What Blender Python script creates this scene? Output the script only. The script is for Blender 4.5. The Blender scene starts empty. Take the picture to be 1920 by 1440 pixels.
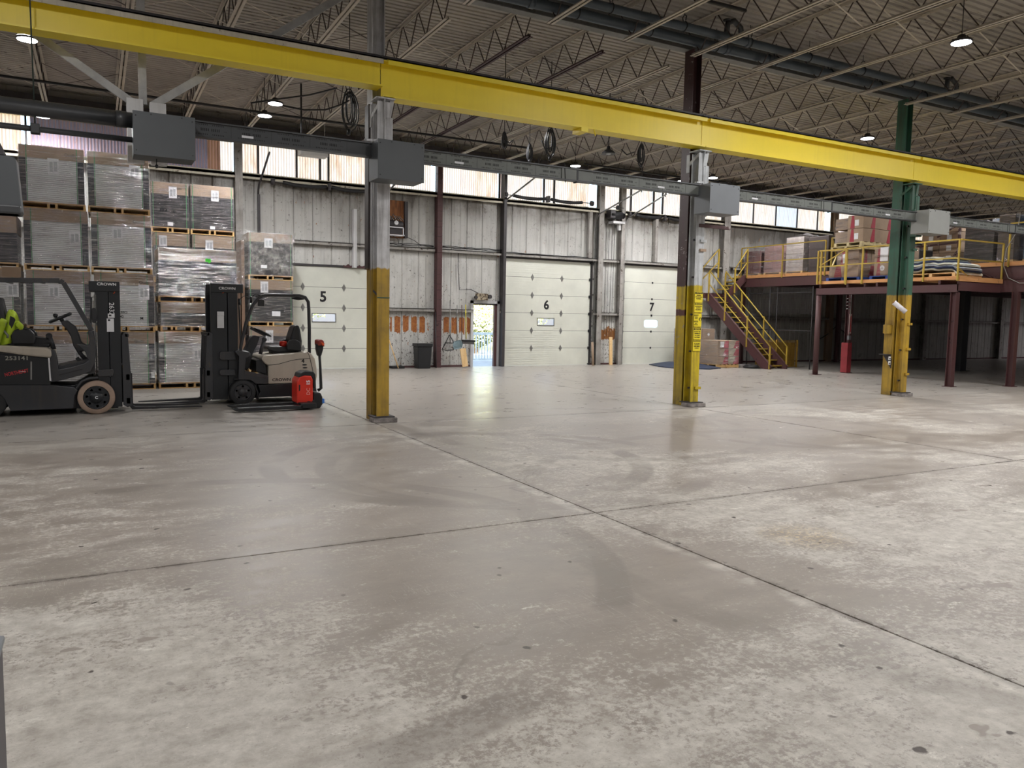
import bpy, bmesh, math, random
from mathutils import Vector, Matrix
R_=random.Random(7)
PI=math.pi
sc=bpy.context.scene
COL=sc.collection
# ---------------------------------------------------------------- camera
CAMH=1.63; FPX=1448.0
_y,_p,_r=math.radians(28.3),math.radians(-4.92),math.radians(1.05)
_f=Vector((math.sin(_y)*math.cos(_p),math.cos(_y)*math.cos(_p),math.sin(_p)))
_r0=Vector((math.cos(_y),-math.sin(_y),0)); _u0=_r0.cross(_f)
CR=math.cos(_r)*_r0+math.sin(_r)*_u0; CU=-math.sin(_r)*_r0+math.cos(_r)*_u0; CF=_f
cam=bpy.data.objects.new('camera',bpy.data.cameras.new('camera')); COL.objects.link(cam)
cam.data.sensor_width=36; cam.data.lens=FPX/1920*36; cam.data.clip_start=.05; cam.data.clip_end=400
m=Matrix((CR,CU,-CF)).transposed().to_4x4(); m.translation=Vector((0,0,CAMH)); cam.matrix_world=m
sc.camera=cam
# ---------------------------------------------------------------- world, sun, exposure
W=bpy.data.worlds.new('sky'); sc.world=W; W.use_nodes=True
wn=W.node_tree.nodes; wl=W.node_tree.links
sky=wn.new('ShaderNodeTexSky'); sky.sky_type='NISHITA'; sky.sun_disc=False
sky.sun_elevation=math.radians(38); sky.sun_rotation=math.radians(200); sky.air_density=1.2; sky.dust_density=2.5
wn['Background'].inputs[1].default_value=1.0
wl.new(sky.outputs[0],wn['Background'].inputs[0])
sun=bpy.data.objects.new('sun',bpy.data.lights.new('sun','SUN')); COL.objects.link(sun)
sun.data.energy=45.0; sun.data.angle=.01; sun.data.color=(1,.95,.86)
sun.rotation_euler=(math.radians(50),0,math.radians(-25))
LAMP_W=160
sc.view_settings.view_transform='Standard'; sc.view_settings.look='None'
sc.view_settings.exposure=0.0; sc.view_settings.gamma=1.0; sc.view_settings.use_curve_mapping=False
sc.cycles.max_bounces=8; sc.cycles.diffuse_bounces=4; sc.cycles.glossy_bounces=3
sc.cycles.transparent_max_bounces=24; sc.cycles.caustics_reflective=False; sc.cycles.caustics_refractive=False
sc.cycles.sample_clamp_indirect=6
# ---------------------------------------------------------------- measuring helpers (photo pixel -> point on a known plane)
def _ray(px,py): return CF+CR*((px-960)/FPX)-CU*((py-720)/FPX)
def onY(px,py,Y):
    d=_ray(px,py); t=Y/d.y; return (d.x*t,CAMH+d.z*t)
def onX(px,py,X):
    d=_ray(px,py); t=X/d.x; return (d.y*t,CAMH+d.z*t)
def onZ(px,py,Z=0.0):
    d=_ray(px,py); t=(Z-CAMH)/d.z; return (d.x*t,d.y*t)
# ---------------------------------------------------------------- materials
def srgb(c):
    if isinstance(c,str): c=tuple(int(c[i:i+2],16) for i in (0,2,4))
    return tuple(((v/255)/12.92 if v/255<=.04045 else ((v/255+.055)/1.055)**2.4) for v in c)+(1.0,)
class NT:
    def __init__(s,name):
        s.m=bpy.data.materials.new(name); s.m.use_nodes=True; s.t=s.m.node_tree; s.n=s.t.nodes; s.l=s.t.links
        s.b=s.n['Principled BSDF']; s.out=s.n['Material Output']; s._pos=None
    def N(s,typ,**k):
        n=s.n.new('ShaderNode'+typ)
        for a,v in k.items(): setattr(n,a,v)
        return n
    def put(s,sock,v):
        if hasattr(v,'bl_idname') or hasattr(v,'is_output'): s.l.new(v,sock)
        else: sock.default_value=v
    def pos(s):
        if s._pos is None: s._pos=s.N('NewGeometry').outputs['Position']
        return s._pos
    def obj(s): return s.N('TexCoord').outputs['Object']
    def scale(s,v,sx,sy,sz):
        n=s.N('VectorMath',operation='MULTIPLY'); s.put(n.inputs[0],v); n.inputs[1].default_value=(sx,sy,sz); return n.outputs[0]
    def noise(s,v,sc_,det=4,rough=.55,dist=0):
        n=s.N('TexNoise'); s.put(n.inputs['Vector'],v); n.inputs['Scale'].default_value=sc_; n.inputs['Detail'].default_value=det
        n.inputs['Roughness'].default_value=rough; n.inputs['Distortion'].default_value=dist; return n.outputs['Fac']
    def math(s,op,a,b=0.0,c=0.0,clamp=False):
        n=s.N('Math',operation=op,use_clamp=clamp); s.put(n.inputs[0],a); s.put(n.inputs[1],b); s.put(n.inputs[2],c); return n.outputs[0]
    def ramp(s,v,lo,hi,a=0.0,b=1.0,smooth=False):
        n=s.N('MapRange'); n.clamp=True
        if smooth: n.interpolation_type='SMOOTHSTEP'
        s.put(n.inputs[0],v)
        for i,x in enumerate((lo,hi,a,b)): n.inputs[i+1].default_value=x
        return n.outputs[0]
    def mix(s,f,a,b,mode='MIX'):
        n=s.N('Mix',data_type='RGBA',blend_type=mode); n.clamp_factor=True
        s.put(n.inputs[0],f); s.put(n.inputs[6],a); s.put(n.inputs[7],b); return n.outputs[2]
    def sep(s,v=None):
        n=s.N('SeparateXYZ'); s.put(n.inputs[0],v if v is not None else s.pos()); return n.outputs
    def bump(s,h,st=.3,d=.01):
        n=s.N('Bump'); s.put(n.inputs['Height'],h); n.inputs['Strength'].default_value=st; n.inputs['Distance'].default_value=d
        s.l.new(n.outputs[0],s.b.inputs['Normal']); return n.outputs[0]
    def fin(s,col=None,rough=None,metal=None,spec=None):
        if col is not None: s.put(s.b.inputs['Base Color'],col)
        if rough is not None: s.put(s.b.inputs['Roughness'],rough)
        if metal is not None: s.put(s.b.inputs['Metallic'],metal)
        if spec is not None: s.put(s.b.inputs['Specular IOR Level'],spec)
        return s.m
def plain(name,c,rough=.6,metal=0,var=.12,scale=6,bump=0,spec=.5):
    """one paint with faint blotches"""
    s=NT(name); c=srgb(c); n=s.noise(s.pos(),scale,5,.6)
    dk=tuple(v*(1-var*2) for v in c[:3])+(1,); lt=tuple(min(1,v*(1+var)) for v in c[:3])+(1,)
    col=s.mix(s.ramp(n,.3,.7),dk,lt)
    if bump: s.bump(s.noise(s.pos(),scale*8,3),bump,.005)
    return s.fin(col,rough,metal,spec)
def chipped(name,c,chip,amt=.62,scale=5,rough=.5,dirt=.25,metal=0):
    """paint flaked off to `chip` colour and dirtied"""
    s=NT(name); c=srgb(c); chip=srgb(chip)
    d=s.noise(s.pos(),1.7,6,.65); col=s.mix(s.ramp(d,.35,.7,0,dirt),c,srgb('3a332c'))
    st=s.noise(s.scale(s.pos(),14,14,.7),1,4,.6); col=s.mix(s.ramp(st,.52,.75,0,dirt),col,srgb('4a4036'))
    k=s.noise(s.pos(),scale,9,.72); f=s.ramp(k,amt,amt+.02)
    col=s.mix(f,col,chip); s.bump(s.math('SUBTRACT',1.0,f),.25,.004)
    return s.fin(col,s.ramp(f,0,1,rough,.85),metal)
def zones(name,bands,chip='3b2a22',amt=.66,rough=.45,dirt=.5):
    """bands: list of (top height, colour) from the floor up; ragged brushed edges"""
    s=NT(name); z=s.sep()[2]; wob=s.noise(s.scale(s.pos(),9,9,2),1.3,4,.6)
    z=s.math('ADD',z,s.math('MULTIPLY',s.math('SUBTRACT',wob,.5),.10)); col=srgb(bands[-1][1])
    for top,c in reversed(bands[:-1]):
        col=s.mix(s.ramp(z,top-.012,top+.012),srgb(c),col)
    st=s.noise(s.scale(s.pos(),16,16,.8),1,5,.65); col=s.mix(s.ramp(st,.44,.66,0,dirt),col,srgb('3f352b')); col=s.mix(s.ramp(s.noise(s.pos(),2.3,6,.7),.42,.68,0,dirt*.75),col,srgb('4a4034'))
    low=s.ramp(z,.0,.5,.75,0); col=s.mix(s.math('MULTIPLY',low,s.ramp(s.noise(s.pos(),4,5),.35,.7)),col,srgb('3b352e'))
    k=s.noise(s.pos(),7,9,.72); f=s.ramp(k,amt,amt+.02); col=s.mix(f,col,srgb(chip)); s.bump(s.math('SUBTRACT',1.0,f),.2,.004)
    return s.fin(col,rough)
MATS={}
def emis(name,c,st):
    s=NT(name); s.put(s.b.inputs['Emission Color'],srgb(c)); s.b.inputs['Emission Strength'].default_value=st; s.fin(srgb('ffffff'),.5); return s.m
# ---------------------------------------------------------------- geometry helpers
class MB:
    def __init__(s): s.v=[]; s.f=[]; s.sm=[]
    def add(s,vs,fs,smooth=False):
        o=len(s.v); s.v+= [tuple(v) for v in vs]; s.f+=[tuple(i+o for i in f) for f in fs]; s.sm+=[smooth]*len(fs); return s
    def box(s,x0,x1,y0,y1,z0,z1):
        if x0>x1: x0,x1=x1,x0
        if y0>y1: y0,y1=y1,y0
        if z0>z1: z0,z1=z1,z0
        return s.add([(x,y,z) for z in (z0,z1) for y in (y0,y1) for x in (x0,x1)],
          [(0,2,3,1),(4,5,7,6),(0,1,5,4),(2,6,7,3),(0,4,6,2),(1,3,7,5)])
    def bar(s,p,q,w,h,up=(0,0,1)):
        p=Vector(p);q=Vector(q);d=(q-p).normalized(); up=Vector(up)
        if abs(d.dot(up))>.99: up=Vector((1,0,0))
        a=d.cross(up).normalized()*w/2; b=a.cross(d).normalized()*h/2
        vs=[c+i*a+j*b for c in (p,q) for i,j in ((-1,-1),(1,-1),(1,1),(-1,1))]
        return s.add(vs,[(3,2,1,0),(4,5,6,7),(0,1,5,4),(1,2,6,5),(2,3,7,6),(3,0,4,7)])
    def cyl(s,p,q,r,n=10,r2=None,caps=True,smooth=True):
        p=Vector(p);q=Vector(q);d=(q-p).normalized(); up=Vector((0,0,1)) if abs(d.z)<.9 else Vector((1,0,0))
        a=d.cross(up).normalized(); b=d.cross(a); r2=r if r2 is None else r2
        vs=[];fs=[]
        for c,rr in ((p,r),(q,r2)):
            vs+=[c+(a*math.cos(2*PI*i/n)+b*math.sin(2*PI*i/n))*rr for i in range(n)]
        s.add(vs,[(i,(i+1)%n,n+(i+1)%n,n+i) for i in range(n)],smooth)
        if caps:
            o=len(s.v)-2*n; s.f+=[tuple(o+i for i in reversed(range(n))),tuple(o+n+i for i in range(n))]; s.sm+=[False,False]
        return s
    def tube(s,pts,r,n=8,closed=False,caps=True):
        pts=[Vector(p) for p in pts]; m=len(pts); rings=[]; ref=None
        for i,p in enumerate(pts):
            if closed: t=(pts[(i+1)%m]-pts[i-1])
            else: t=pts[min(i+1,m-1)]-pts[max(i-1,0)]
            t=t.normalized()
            if ref is None:
                ref=Vector((0,0,1)) if abs(t.z)<.9 else Vector((1,0,0))
            a=t.cross(ref)
            if a.length<1e-4: a=t.cross(Vector((0,1,0)))
            a.normalize(); b=t.cross(a).normalized(); ref=-b if False else a.cross(t)
            rr=r[i] if isinstance(r,(list,tuple)) else r
            rings.append([p+(a*math.cos(2*PI*k/n)+b*math.sin(2*PI*k/n))*rr for k in range(n)])
        vs=[v for g in rings for v in g]; fs=[]
        for i in range(m if closed else m-1):
            j=(i+1)%m
            fs+=[(i*n+k,i*n+(k+1)%n,j*n+(k+1)%n,j*n+k) for k in range(n)]
        s.add(vs,fs,True)
        if caps and not closed:
            o=len(s.v)-len(vs); s.f+=[tuple(o+i for i in reversed(range(n))),tuple(o+(m-1)*n+i for i in range(n))]; s.sm+=[False]*2
        return s
    def prism(s,poly,lo,hi,ax='y',smooth=False):
        """poly of 2-tuples; ax is the extrusion axis: y->(x,z), x->(y,z), z->(x,y)"""
        n=len(poly)
        def P(a,b,c): return {'y':(a,c,b),'x':(c,a,b),'z':(a,b,c)}[ax]
        vs=[P(a,b,lo) for a,b in poly]+[P(a,b,hi) for a,b in poly]
        ar=sum(poly[i][0]*poly[(i+1)%n][1]-poly[(i+1)%n][0]*poly[i][1] for i in range(n))
        o=len(s.v); s.v+=vs
        fl=(ar>0)!=(ax=='y')
        A=tuple(o+i for i in range(n)); B=tuple(o+n+i for i in range(n))
        s.f+=[A[::-1],B] if fl else [A,B[::-1]]; s.sm+=[False,False]
        for i in range(n):
            j=(i+1)%n; q=(o+i,o+j,o+n+j,o+n+i); s.f.append(q if fl else q[::-1]); s.sm.append(smooth)
        return s
    def lathe(s,prof,c,axis='z',n=24,smooth=True,caps=True):
        """prof: (r, h) pairs"""
        c=Vector(c); vs=[]
        for r,h in prof:
            for i in range(n):
                a=2*PI*i/n; x,y=r*math.cos(a),r*math.sin(a)
                v={'z':(x,y,h),'y':(x,h,y),'x':(h,x,y)}[axis]; vs.append(c+Vector(v))
        m=len(prof); fs=[(i*n+k,i*n+(k+1)%n,(i+1)*n+(k+1)%n,(i+1)*n+k) for i in range(m-1) for k in range(n)]
        if axis=='y': fs=[f[::-1] for f in fs]
        s.add(vs,fs,smooth); o=len(s.v)-len(vs)
        if not caps: return s
        a=tuple(o+i for i in range(n)); b=tuple(o+(m-1)*n+i for i in range(n))
        if prof[0][0]>1e-5: s.f.append(a if axis=='y' else a[::-1]); s.sm.append(False)
        if prof[-1][0]>1e-5: s.f.append(b[::-1] if axis=='y' else b); s.sm.append(False)
        return s
    def mesh(s,name,off=(0,0,0)):
        me=bpy.data.meshes.new(name); ox,oy,oz=off
        me.from_pydata([(x-ox,y-oy,z-oz) for x,y,z in s.v],[],s.f)
        me.polygons.foreach_set('use_smooth',s.sm); me.update(); return me
def wpos(o):
    v=Vector((0,0,0))
    while o is not None: v=v+o.location; o=o.parent
    return v
def link(name,me,mat,parent=None,bev=0,loc=None):
    o=bpy.data.objects.new(name,me); COL.objects.link(o)
    if parent is not None: o.parent=parent
    if loc is not None: o.location=loc
    if mat is not None: me.materials.append(mat)
    if bev:
        b=o.modifiers.new('b','BEVEL'); b.width=bev; b.segments=2; b.limit_method='ANGLE'; b.angle_limit=.6
    return o
def part(name,mb,mat,parent,bev=0,label=None,kind=None):
    """mb in world coordinates, hung under parent (unrotated while building)"""
    o=link(name,mb.mesh(name,wpos(parent)),mat,parent,bev)
    if label: o['label']=label
    if kind: o['kind']=kind
    return o
def thing(name,loc,label,cat,group=None,kind=None):
    o=bpy.data.objects.new(name,None); COL.objects.link(o); o.location=loc; o.empty_display_size=.1
    o['label']=label; o['category']=cat
    if group: o['group']=group
    if kind: o['kind']=kind
    return o
def single(name,mb,mat,label,cat,group=None,loc=None,bev=0):
    if loc is None:
        xs=[v[0] for v in mb.v]; ys=[v[1] for v in mb.v]; zs=[v[2] for v in mb.v]
        loc=((min(xs)+max(xs))/2,(min(ys)+max(ys))/2,min(zs))
    o=link(name,mb.mesh(name,loc),mat,None,bev,loc); o['label']=label; o['category']=cat
    if group: o['group']=group
    return o
def struct(name,mb,mat,loc=(0,0,0),bev=0):
    o=link(name,mb.mesh(name,loc),mat,None,bev,loc); o['kind']='structure'; return o
def dup(src,loc,label=None,rotz=None,parent=None,group=None):
    o=src.copy(); COL.objects.link(o)
    if parent is not None: o.parent=parent
    if loc is not None: o.location=loc
    if rotz is not None: o.rotation_euler=(0,0,rotz)
    if label: o['label']=label
    if group: o['group']=group
    for ch in list(src.children): dup(ch,None,parent=o)
    return o
_tc={}
def text_mesh(s,size,bold=0,ext=.001,align='CENTER'):
    k=(s,size,bold,align)
    if k not in _tc:
        cu=bpy.data.curves.new('t','FONT'); cu.body=s; cu.size=size; cu.offset=bold*size; cu.extrude=ext
        cu.align_x=align; cu.align_y='CENTER'; cu.resolution_u=3; cu.space_line=.85
        o=bpy.data.objects.new('t',cu); COL.objects.link(o); dg=bpy.context.evaluated_depsgraph_get()
        me=bpy.data.meshes.new_from_object(o.evaluated_get(dg)); bpy.data.objects.remove(o); _tc[k]=me
    return _tc[k]
def text(s,size,p,mat,parent,face='-y',bold=.012,name='lettering',roll=0,align='CENTER',sx=1):
    me=text_mesh(s,size,bold,align=align).copy()
    me.materials.clear(); me.materials.append(mat)
    o=bpy.data.objects.new(name,me); COL.objects.link(o); o.parent=parent
    o.location=Vector(p)-wpos(parent); o.scale=(sx,1,1)
    o.rotation_mode='XYZ'
    base=Matrix.Rotation(PI/2,3,'X')
    if face=='-x': base=Matrix.Rotation(-PI/2,3,'Z')@base
    o.rotation_euler=(base@Matrix.Rotation(roll,3,'Z')).to_euler(); return o
def rrect(x0,x1,z0,z1,r,n=4):
    P=[]
    for cx,cz,a0 in ((x1-r,z1-r,0),(x0+r,z1-r,90),(x0+r,z0+r,180),(x1-r,z0+r,270)):
        for i in range(n+1):
            a=math.radians(a0+90*i/n); P.append((cx+r*math.cos(a),cz+r*math.sin(a)))
    return P
# ================================================================ materials in use
def mat_floor():
    s=NT('worn_concrete'); P=s.pos(); X,Y,Z=s.sep()
    big=s.noise(s.scale(P,.55,.8,1),.55,5,.6,.3); mid=s.noise(s.scale(P,1,1.6,1),2.2,7,.68); fine=s.noise(P,26,8,.78)
    # how far the brown coating has worn off
    near=s.ramp(Y,2.4,6.0,.06,-.005); left=s.math('MULTIPLY',s.ramp(X,-.2,1.7,.06,0),s.ramp(Y,4.2,5.6,1,0))
    def blob(cx,cy,r,a):
        dx=s.math('SUBTRACT',X,cx); dy=s.math('SUBTRACT',Y,cy); return s.ramp(s.math('ADD',s.math('MULTIPLY',dx,dx),s.math('MULTIPLY',dy,dy)),0,r*r,a,0)
    for q in ((2.35,3.9,1.5,-.08),(1.9,7.2,2.6,-.05),(5.2,3.9,1.6,.05),(3.2,2.4,1.0,.04),(6.5,6.6,2.0,.03)): near=s.math('ADD',near,blob(*q))
    w=s.math('ADD',s.math('MULTIPLY',big,.62),s.math('MULTIPLY',mid,.38)); w=s.math('ADD',w,near); w=s.math('ADD',w,left)
    w=s.math('ADD',w,s.math('MULTIPLY',s.math('SUBTRACT',fine,.5),.75))
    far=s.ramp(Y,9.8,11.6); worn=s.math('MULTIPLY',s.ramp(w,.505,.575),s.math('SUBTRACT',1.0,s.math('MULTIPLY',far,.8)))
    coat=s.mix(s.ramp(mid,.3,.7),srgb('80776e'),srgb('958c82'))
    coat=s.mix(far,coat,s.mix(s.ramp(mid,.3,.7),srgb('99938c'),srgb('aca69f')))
    bare=s.mix(s.ramp(s.noise(P,7,8,.75),.3,.7),srgb('958e84'),srgb('ccc7bd'))
    sp=s.ramp(s.noise(P,60,4,.7),.60,.68,0,.55); bare=s.mix(sp,bare,srgb('8d8278'))
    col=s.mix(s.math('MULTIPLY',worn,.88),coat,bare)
    # white scuffed spots
    sc1=s.noise(s.scale(P,1,1.5,1),1.3,10,.84); col=s.mix(s.math('MULTIPLY',s.ramp(sc1,.605,.66,0,.85),s.math('SUBTRACT',1.0,s.math('MULTIPLY',far,.8))),col,srgb('d6d2c8'))
    fk=s.math('MULTIPLY',s.ramp(s.noise(P,48,5,.8),.615,.65,0,.85),s.ramp(s.noise(P,.9,4,.6),.40,.62)); fk=s.math('MULTIPLY',fk,s.math('SUBTRACT',1.0,far)); col=s.mix(fk,col,srgb('d6d1c7'))
    for ax,ay,sc_ in ((.5,9,2.6),(7,.6,2.2)):
        sn=s.noise(s.scale(P,ax,ay,1),sc_,3,.55); ln=s.ramp(s.math('ABSOLUTE',s.math('SUBTRACT',sn,.5)),.0,.006,.45,0); ln=s.math('MULTIPLY',ln,s.ramp(s.noise(P,1.3,3),.52,.62)); col=s.mix(ln,col,srgb('c4beb4'))
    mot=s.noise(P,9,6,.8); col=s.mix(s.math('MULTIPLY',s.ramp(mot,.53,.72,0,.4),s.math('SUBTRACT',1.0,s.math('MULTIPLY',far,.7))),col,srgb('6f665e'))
    # long drag streaks along the aisle
    st=s.noise(s.scale(P,.35,5,1),1.6,5,.6); col=s.mix(s.math('MULTIPLY',s.ramp(st,.55,.78,0,.28),s.math('SUBTRACT',1.0,s.math('MULTIPLY',far,.6))),col,srgb('6e655d'))
    # tyre marks: arcs swept by the trucks
    tm=None
    for cx,cy,r,wd,stn in ((3.6,7.9,2.05,.13,.5),(4.15,7.6,2.1,.12,.4),(.6,5.2,2.6,.12,.45),(6.5,9.5,2.5,.12,.3),(9.3,8.3,1.7,.10,.35),(10.6,8.0,2.4,.12,.3),(-1.2,9.8,4.1,.14,.25),(14.2,17.0,3.2,.12,.4),(13.6,16.8,3.3,.12,.35),(7.5,4.0,4.6,.12,.3)):
        dx=s.math('SUBTRACT',X,cx); dy=s.math('SUBTRACT',Y,cy)
        d=s.math('SQRT',s.math('ADD',s.math('MULTIPLY',dx,dx),s.math('MULTIPLY',dy,dy)))
        e=s.math('ABSOLUTE',s.math('SUBTRACT',d,r)); k=s.ramp(e,wd*.7,wd*1.15,stn,0,True)
        k=s.math('MULTIPLY',k,s.ramp(s.noise(P,.9+r*.1,2),.40,.55))
        tm=k if tm is None else s.math('MAXIMUM',tm,k)
    col=s.mix(s.math('MULTIPLY',tm,.85),col,srgb('5f564f'))
    # smooth grey puddle-shaped skins and yellow paint residue
    pk=s.ramp(s.noise(s.scale(P,1.1,1.8,1),2.1,3,.5),.685,.70,0,.75); pk=s.math('MULTIPLY',pk,s.math('SUBTRACT',1.0,far)); col=s.mix(pk,col,srgb('857b72'))
    yx=s.math('SUBTRACT',X,4.75); yy=s.math('SUBTRACT',Y,4.05); yd=s.math('ADD',s.math('MULTIPLY',yx,yx),s.math('MULTIPLY',yy,yy))
    yf=s.math('MULTIPLY',s.ramp(yd,.01,.16,1,0),s.ramp(fine,.48,.56)); col=s.mix(s.math('MULTIPLY',yf,.35),col,srgb('c8a860'))
    # pock marks
    v=s.N('TexVoronoi',voronoi_dimensions='2D'); pw=s.N('VectorMath',operation='MULTIPLY_ADD'); pn=s.N('TexNoise'); s.put(pn.inputs['Vector'],P); pn.inputs['Scale'].default_value=14; pn.inputs['Detail'].default_value=4; s.l.new(pn.outputs['Color'],pw.inputs[0]); pw.inputs[1].default_value=(.07,.07,0); s.put(pw.inputs[2],P); s.put(v.inputs['Vector'],pw.outputs[0]); v.inputs['Scale'].default_value=2.1; v.inputs['Randomness'].default_value=1
    pm=s.ramp(s.math('ADD',v.outputs['Distance'],s.math('MULTIPLY',s.noise(P,2,2),.06)),.055,.075,1,0); vc=s.N('SeparateColor'); s.put(vc.inputs[0],v.outputs['Color']); pm=s.math('MULTIPLY',pm,s.ramp(vc.outputs[0],.45,.8)); col=s.mix(pm,col,srgb('4a423c'))
    # cracks wandering off the joints
    cn=s.N('TexVoronoi',feature='DISTANCE_TO_EDGE',voronoi_dimensions='2D'); wp=s.N('VectorMath',operation='ADD'); s.put(wp.inputs[0],P)
    nz=s.N('TexNoise'); s.put(nz.inputs['Vector'],P); nz.inputs['Scale'].default_value=1.2; nz.inputs['Detail'].default_value=6
    s.put(wp.inputs[1],nz.outputs['Color']); s.put(cn.inputs['Vector'],wp.outputs[0]); cn.inputs['Scale'].default_value=.22
    ck=s.math('MULTIPLY',s.ramp(cn.outputs['Distance'],.0012,.004,1,0),s.ramp(s.noise(P,.35,2),.52,.6)); col=s.mix(s.math('MULTIPLY',ck,.35),col,srgb('4e463f'))
    # dark grime along the slab joints
    jt=None
    for ax,js in ((X,(3.68,9.88,16.08)),(Y,(5.3,11.07))):
        for j in js:
            e=s.ramp(s.math('ABSOLUTE',s.math('SUBTRACT',ax,j)),.012,.075,1,0,True); jt=e if jt is None else s.math('MAXIMUM',jt,e)
    ch=None
    for ax,js in ((X,(3.68,9.88)),(Y,(5.3,11.07))):
        for j in js:
            e=s.math('ABSOLUTE',s.math('SUBTRACT',ax,j)); e=s.math('SUBTRACT',e,s.math('MULTIPLY',s.math('SUBTRACT',s.noise(P,6,6,.75),.53),.55 if ax is X else .3)); e=s.ramp(e,.006,.012,1,0); ch=e if ch is None else s.math('MAXIMUM',ch,e)
    wj=s.ramp(s.math('ABSOLUTE',s.math('SUBTRACT',X,3.62)),.02,.11,.5,0); wj=s.math('MULTIPLY',wj,s.ramp(s.noise(P,2.2,5,.7),.45,.6)); col=s.mix(wj,col,srgb('d4cfc5'))
    col=s.mix(s.math('MULTIPLY',ch,.7),col,srgb('5d544c'))
    jt=s.math('MULTIPLY',jt,s.ramp(s.noise(P,3.5,6,.7),.42,.66)); col=s.mix(s.math('MULTIPLY',jt,.55),col,srgb('4b423b'))
    s.bump(s.math('MULTIPLY',s.math('ADD',s.math('MULTIPLY',fine,s.math('ADD',worn,.25)),s.math('MULTIPLY',mid,.6)),s.math('SUBTRACT',1.0,s.math('MULTIPLY',far,.93))),.22,.004)
    rg=s.mix(worn,(.42,.42,.42,1),(.62,.62,.62,1)); rr=s.N('SeparateColor'); s.put(rr.inputs[0],rg)
    rgh=s.math('ADD',rr.outputs[0],s.ramp(mid,.3,.7,-.05,.06)); rgh=s.math('SUBTRACT',rgh,s.math('MULTIPLY',far,.12))
    return s.fin(col,rgh,0,.5)
def mat_wall():
    """old white metal siding: sooty, darker below the girts, shade painted in at the mezzanine end, black flecks, bare brown primer patches"""
    s=NT('sooty_white_siding'); P=s.pos(); X,Y,Z=s.sep()
    n=s.noise(s.scale(P,1,1,.5),1.3,7,.68); col=s.mix(s.ramp(n,.35,.7),srgb('b4b3af'),srgb('dddcd8'))
    st=s.noise(s.scale(P,9,9,.35),1.2,6,.7); 
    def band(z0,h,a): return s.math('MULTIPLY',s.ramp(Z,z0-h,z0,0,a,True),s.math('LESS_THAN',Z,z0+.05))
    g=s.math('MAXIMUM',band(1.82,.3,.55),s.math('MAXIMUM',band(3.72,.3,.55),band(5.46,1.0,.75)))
    soot_and_shade=s.math('ADD',s.math('MULTIPLY',g,s.ramp(n,.25,.6,.35,1)),s.math('ADD',s.ramp(st,.5,.75,0,.26),s.ramp(s.noise(P,4.5,8,.78),.56,.68,0,.38)))
    up=s.ramp(Z,3.6,4.3,0.05,.42); soot_and_shade=s.math('ADD',soot_and_shade,s.math('MULTIPLY',up,s.ramp(n,.3,.6)))
    right=s.ramp(X,19.5,23,0,.35); soot_and_shade=s.math('ADD',soot_and_shade,right,0,True)  # painted shade: siding darkened towards the mezzanine end
    col=s.mix(soot_and_shade,col,srgb('5b554e'))
    fl=s.noise(s.scale(P,1,1,.8),15,5,.72); am=s.ramp(Z,.2,3.2,.578,.66); f2=s.ramp(s.math('SUBTRACT',fl,am),-.012,.0)
    f2=s.math('MULTIPLY',f2,s.math('LESS_THAN',X,19.8)); col=s.mix(s.math('MULTIPLY',f2,.85),col,srgb('3a2d24'))
    pz=s.math('MULTIPLY',s.ramp(Z,1.02,1.2,0,1),s.ramp(Z,1.55,1.66,1,0))
    px=s.math('ADD',s.math('MULTIPLY',s.ramp(X,7.95,8.1),s.ramp(X,9.2,9.35,1,0)),s.math('MULTIPLY',s.ramp(X,9.6,9.7),s.ramp(X,10.75,10.85,1,0)),0,True)
    pn=s.noise(s.scale(P,7,1,3.2),1,5,.7); pf=s.math('ADD',s.math('MULTIPLY',s.math('MULTIPLY',pz,px),.33),pn); pf=s.ramp(pf,.665,.675); rb=s.math('FRACT',s.math('DIVIDE',s.math('ADD',X,2.6),.275)); rb=s.ramp(s.math('ABSOLUTE',s.math('SUBTRACT',rb,.5)),.33,.37,1,0); pf=s.math('MULTIPLY',pf,rb)
    px2=s.math('MULTIPLY',s.ramp(X,15.75,15.85),s.ramp(X,16.5,16.6,1,0)); pz2=s.math('MULTIPLY',s.ramp(Z,.85,.95),s.ramp(Z,1.15,1.45,1,0))
    p3=s.ramp(s.math('ADD',s.math('MULTIPLY',s.math('MULTIPLY',px2,pz2),.3),pn),.665,.675)
    col=s.mix(pf,col,s.mix(s.ramp(fl,.4,.6),srgb('8a4a20'),srgb('a5682c'))); col=s.mix(p3,col,srgb('8a5a30'))
    s.bump(fl,.15,.004)
    return s.fin(col,.55)
def mat_deck():
    s=NT('galvanised_roof_deck'); P=s.pos(); n=s.noise(P,.6,6,.65)
    col=s.mix(s.ramp(n,.35,.7),srgb('908b84'),srgb('b0aaa1'))
    pt=s.noise(s.scale(P,3.2,22,22),1,5,.75); big=s.ramp(s.noise(P,.45,3),.4,.6)
    col=s.mix(s.math('MULTIPLY',s.ramp(pt,.575,.62),big),col,srgb('38261f'))
    return s.fin(col,.65)
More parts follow.
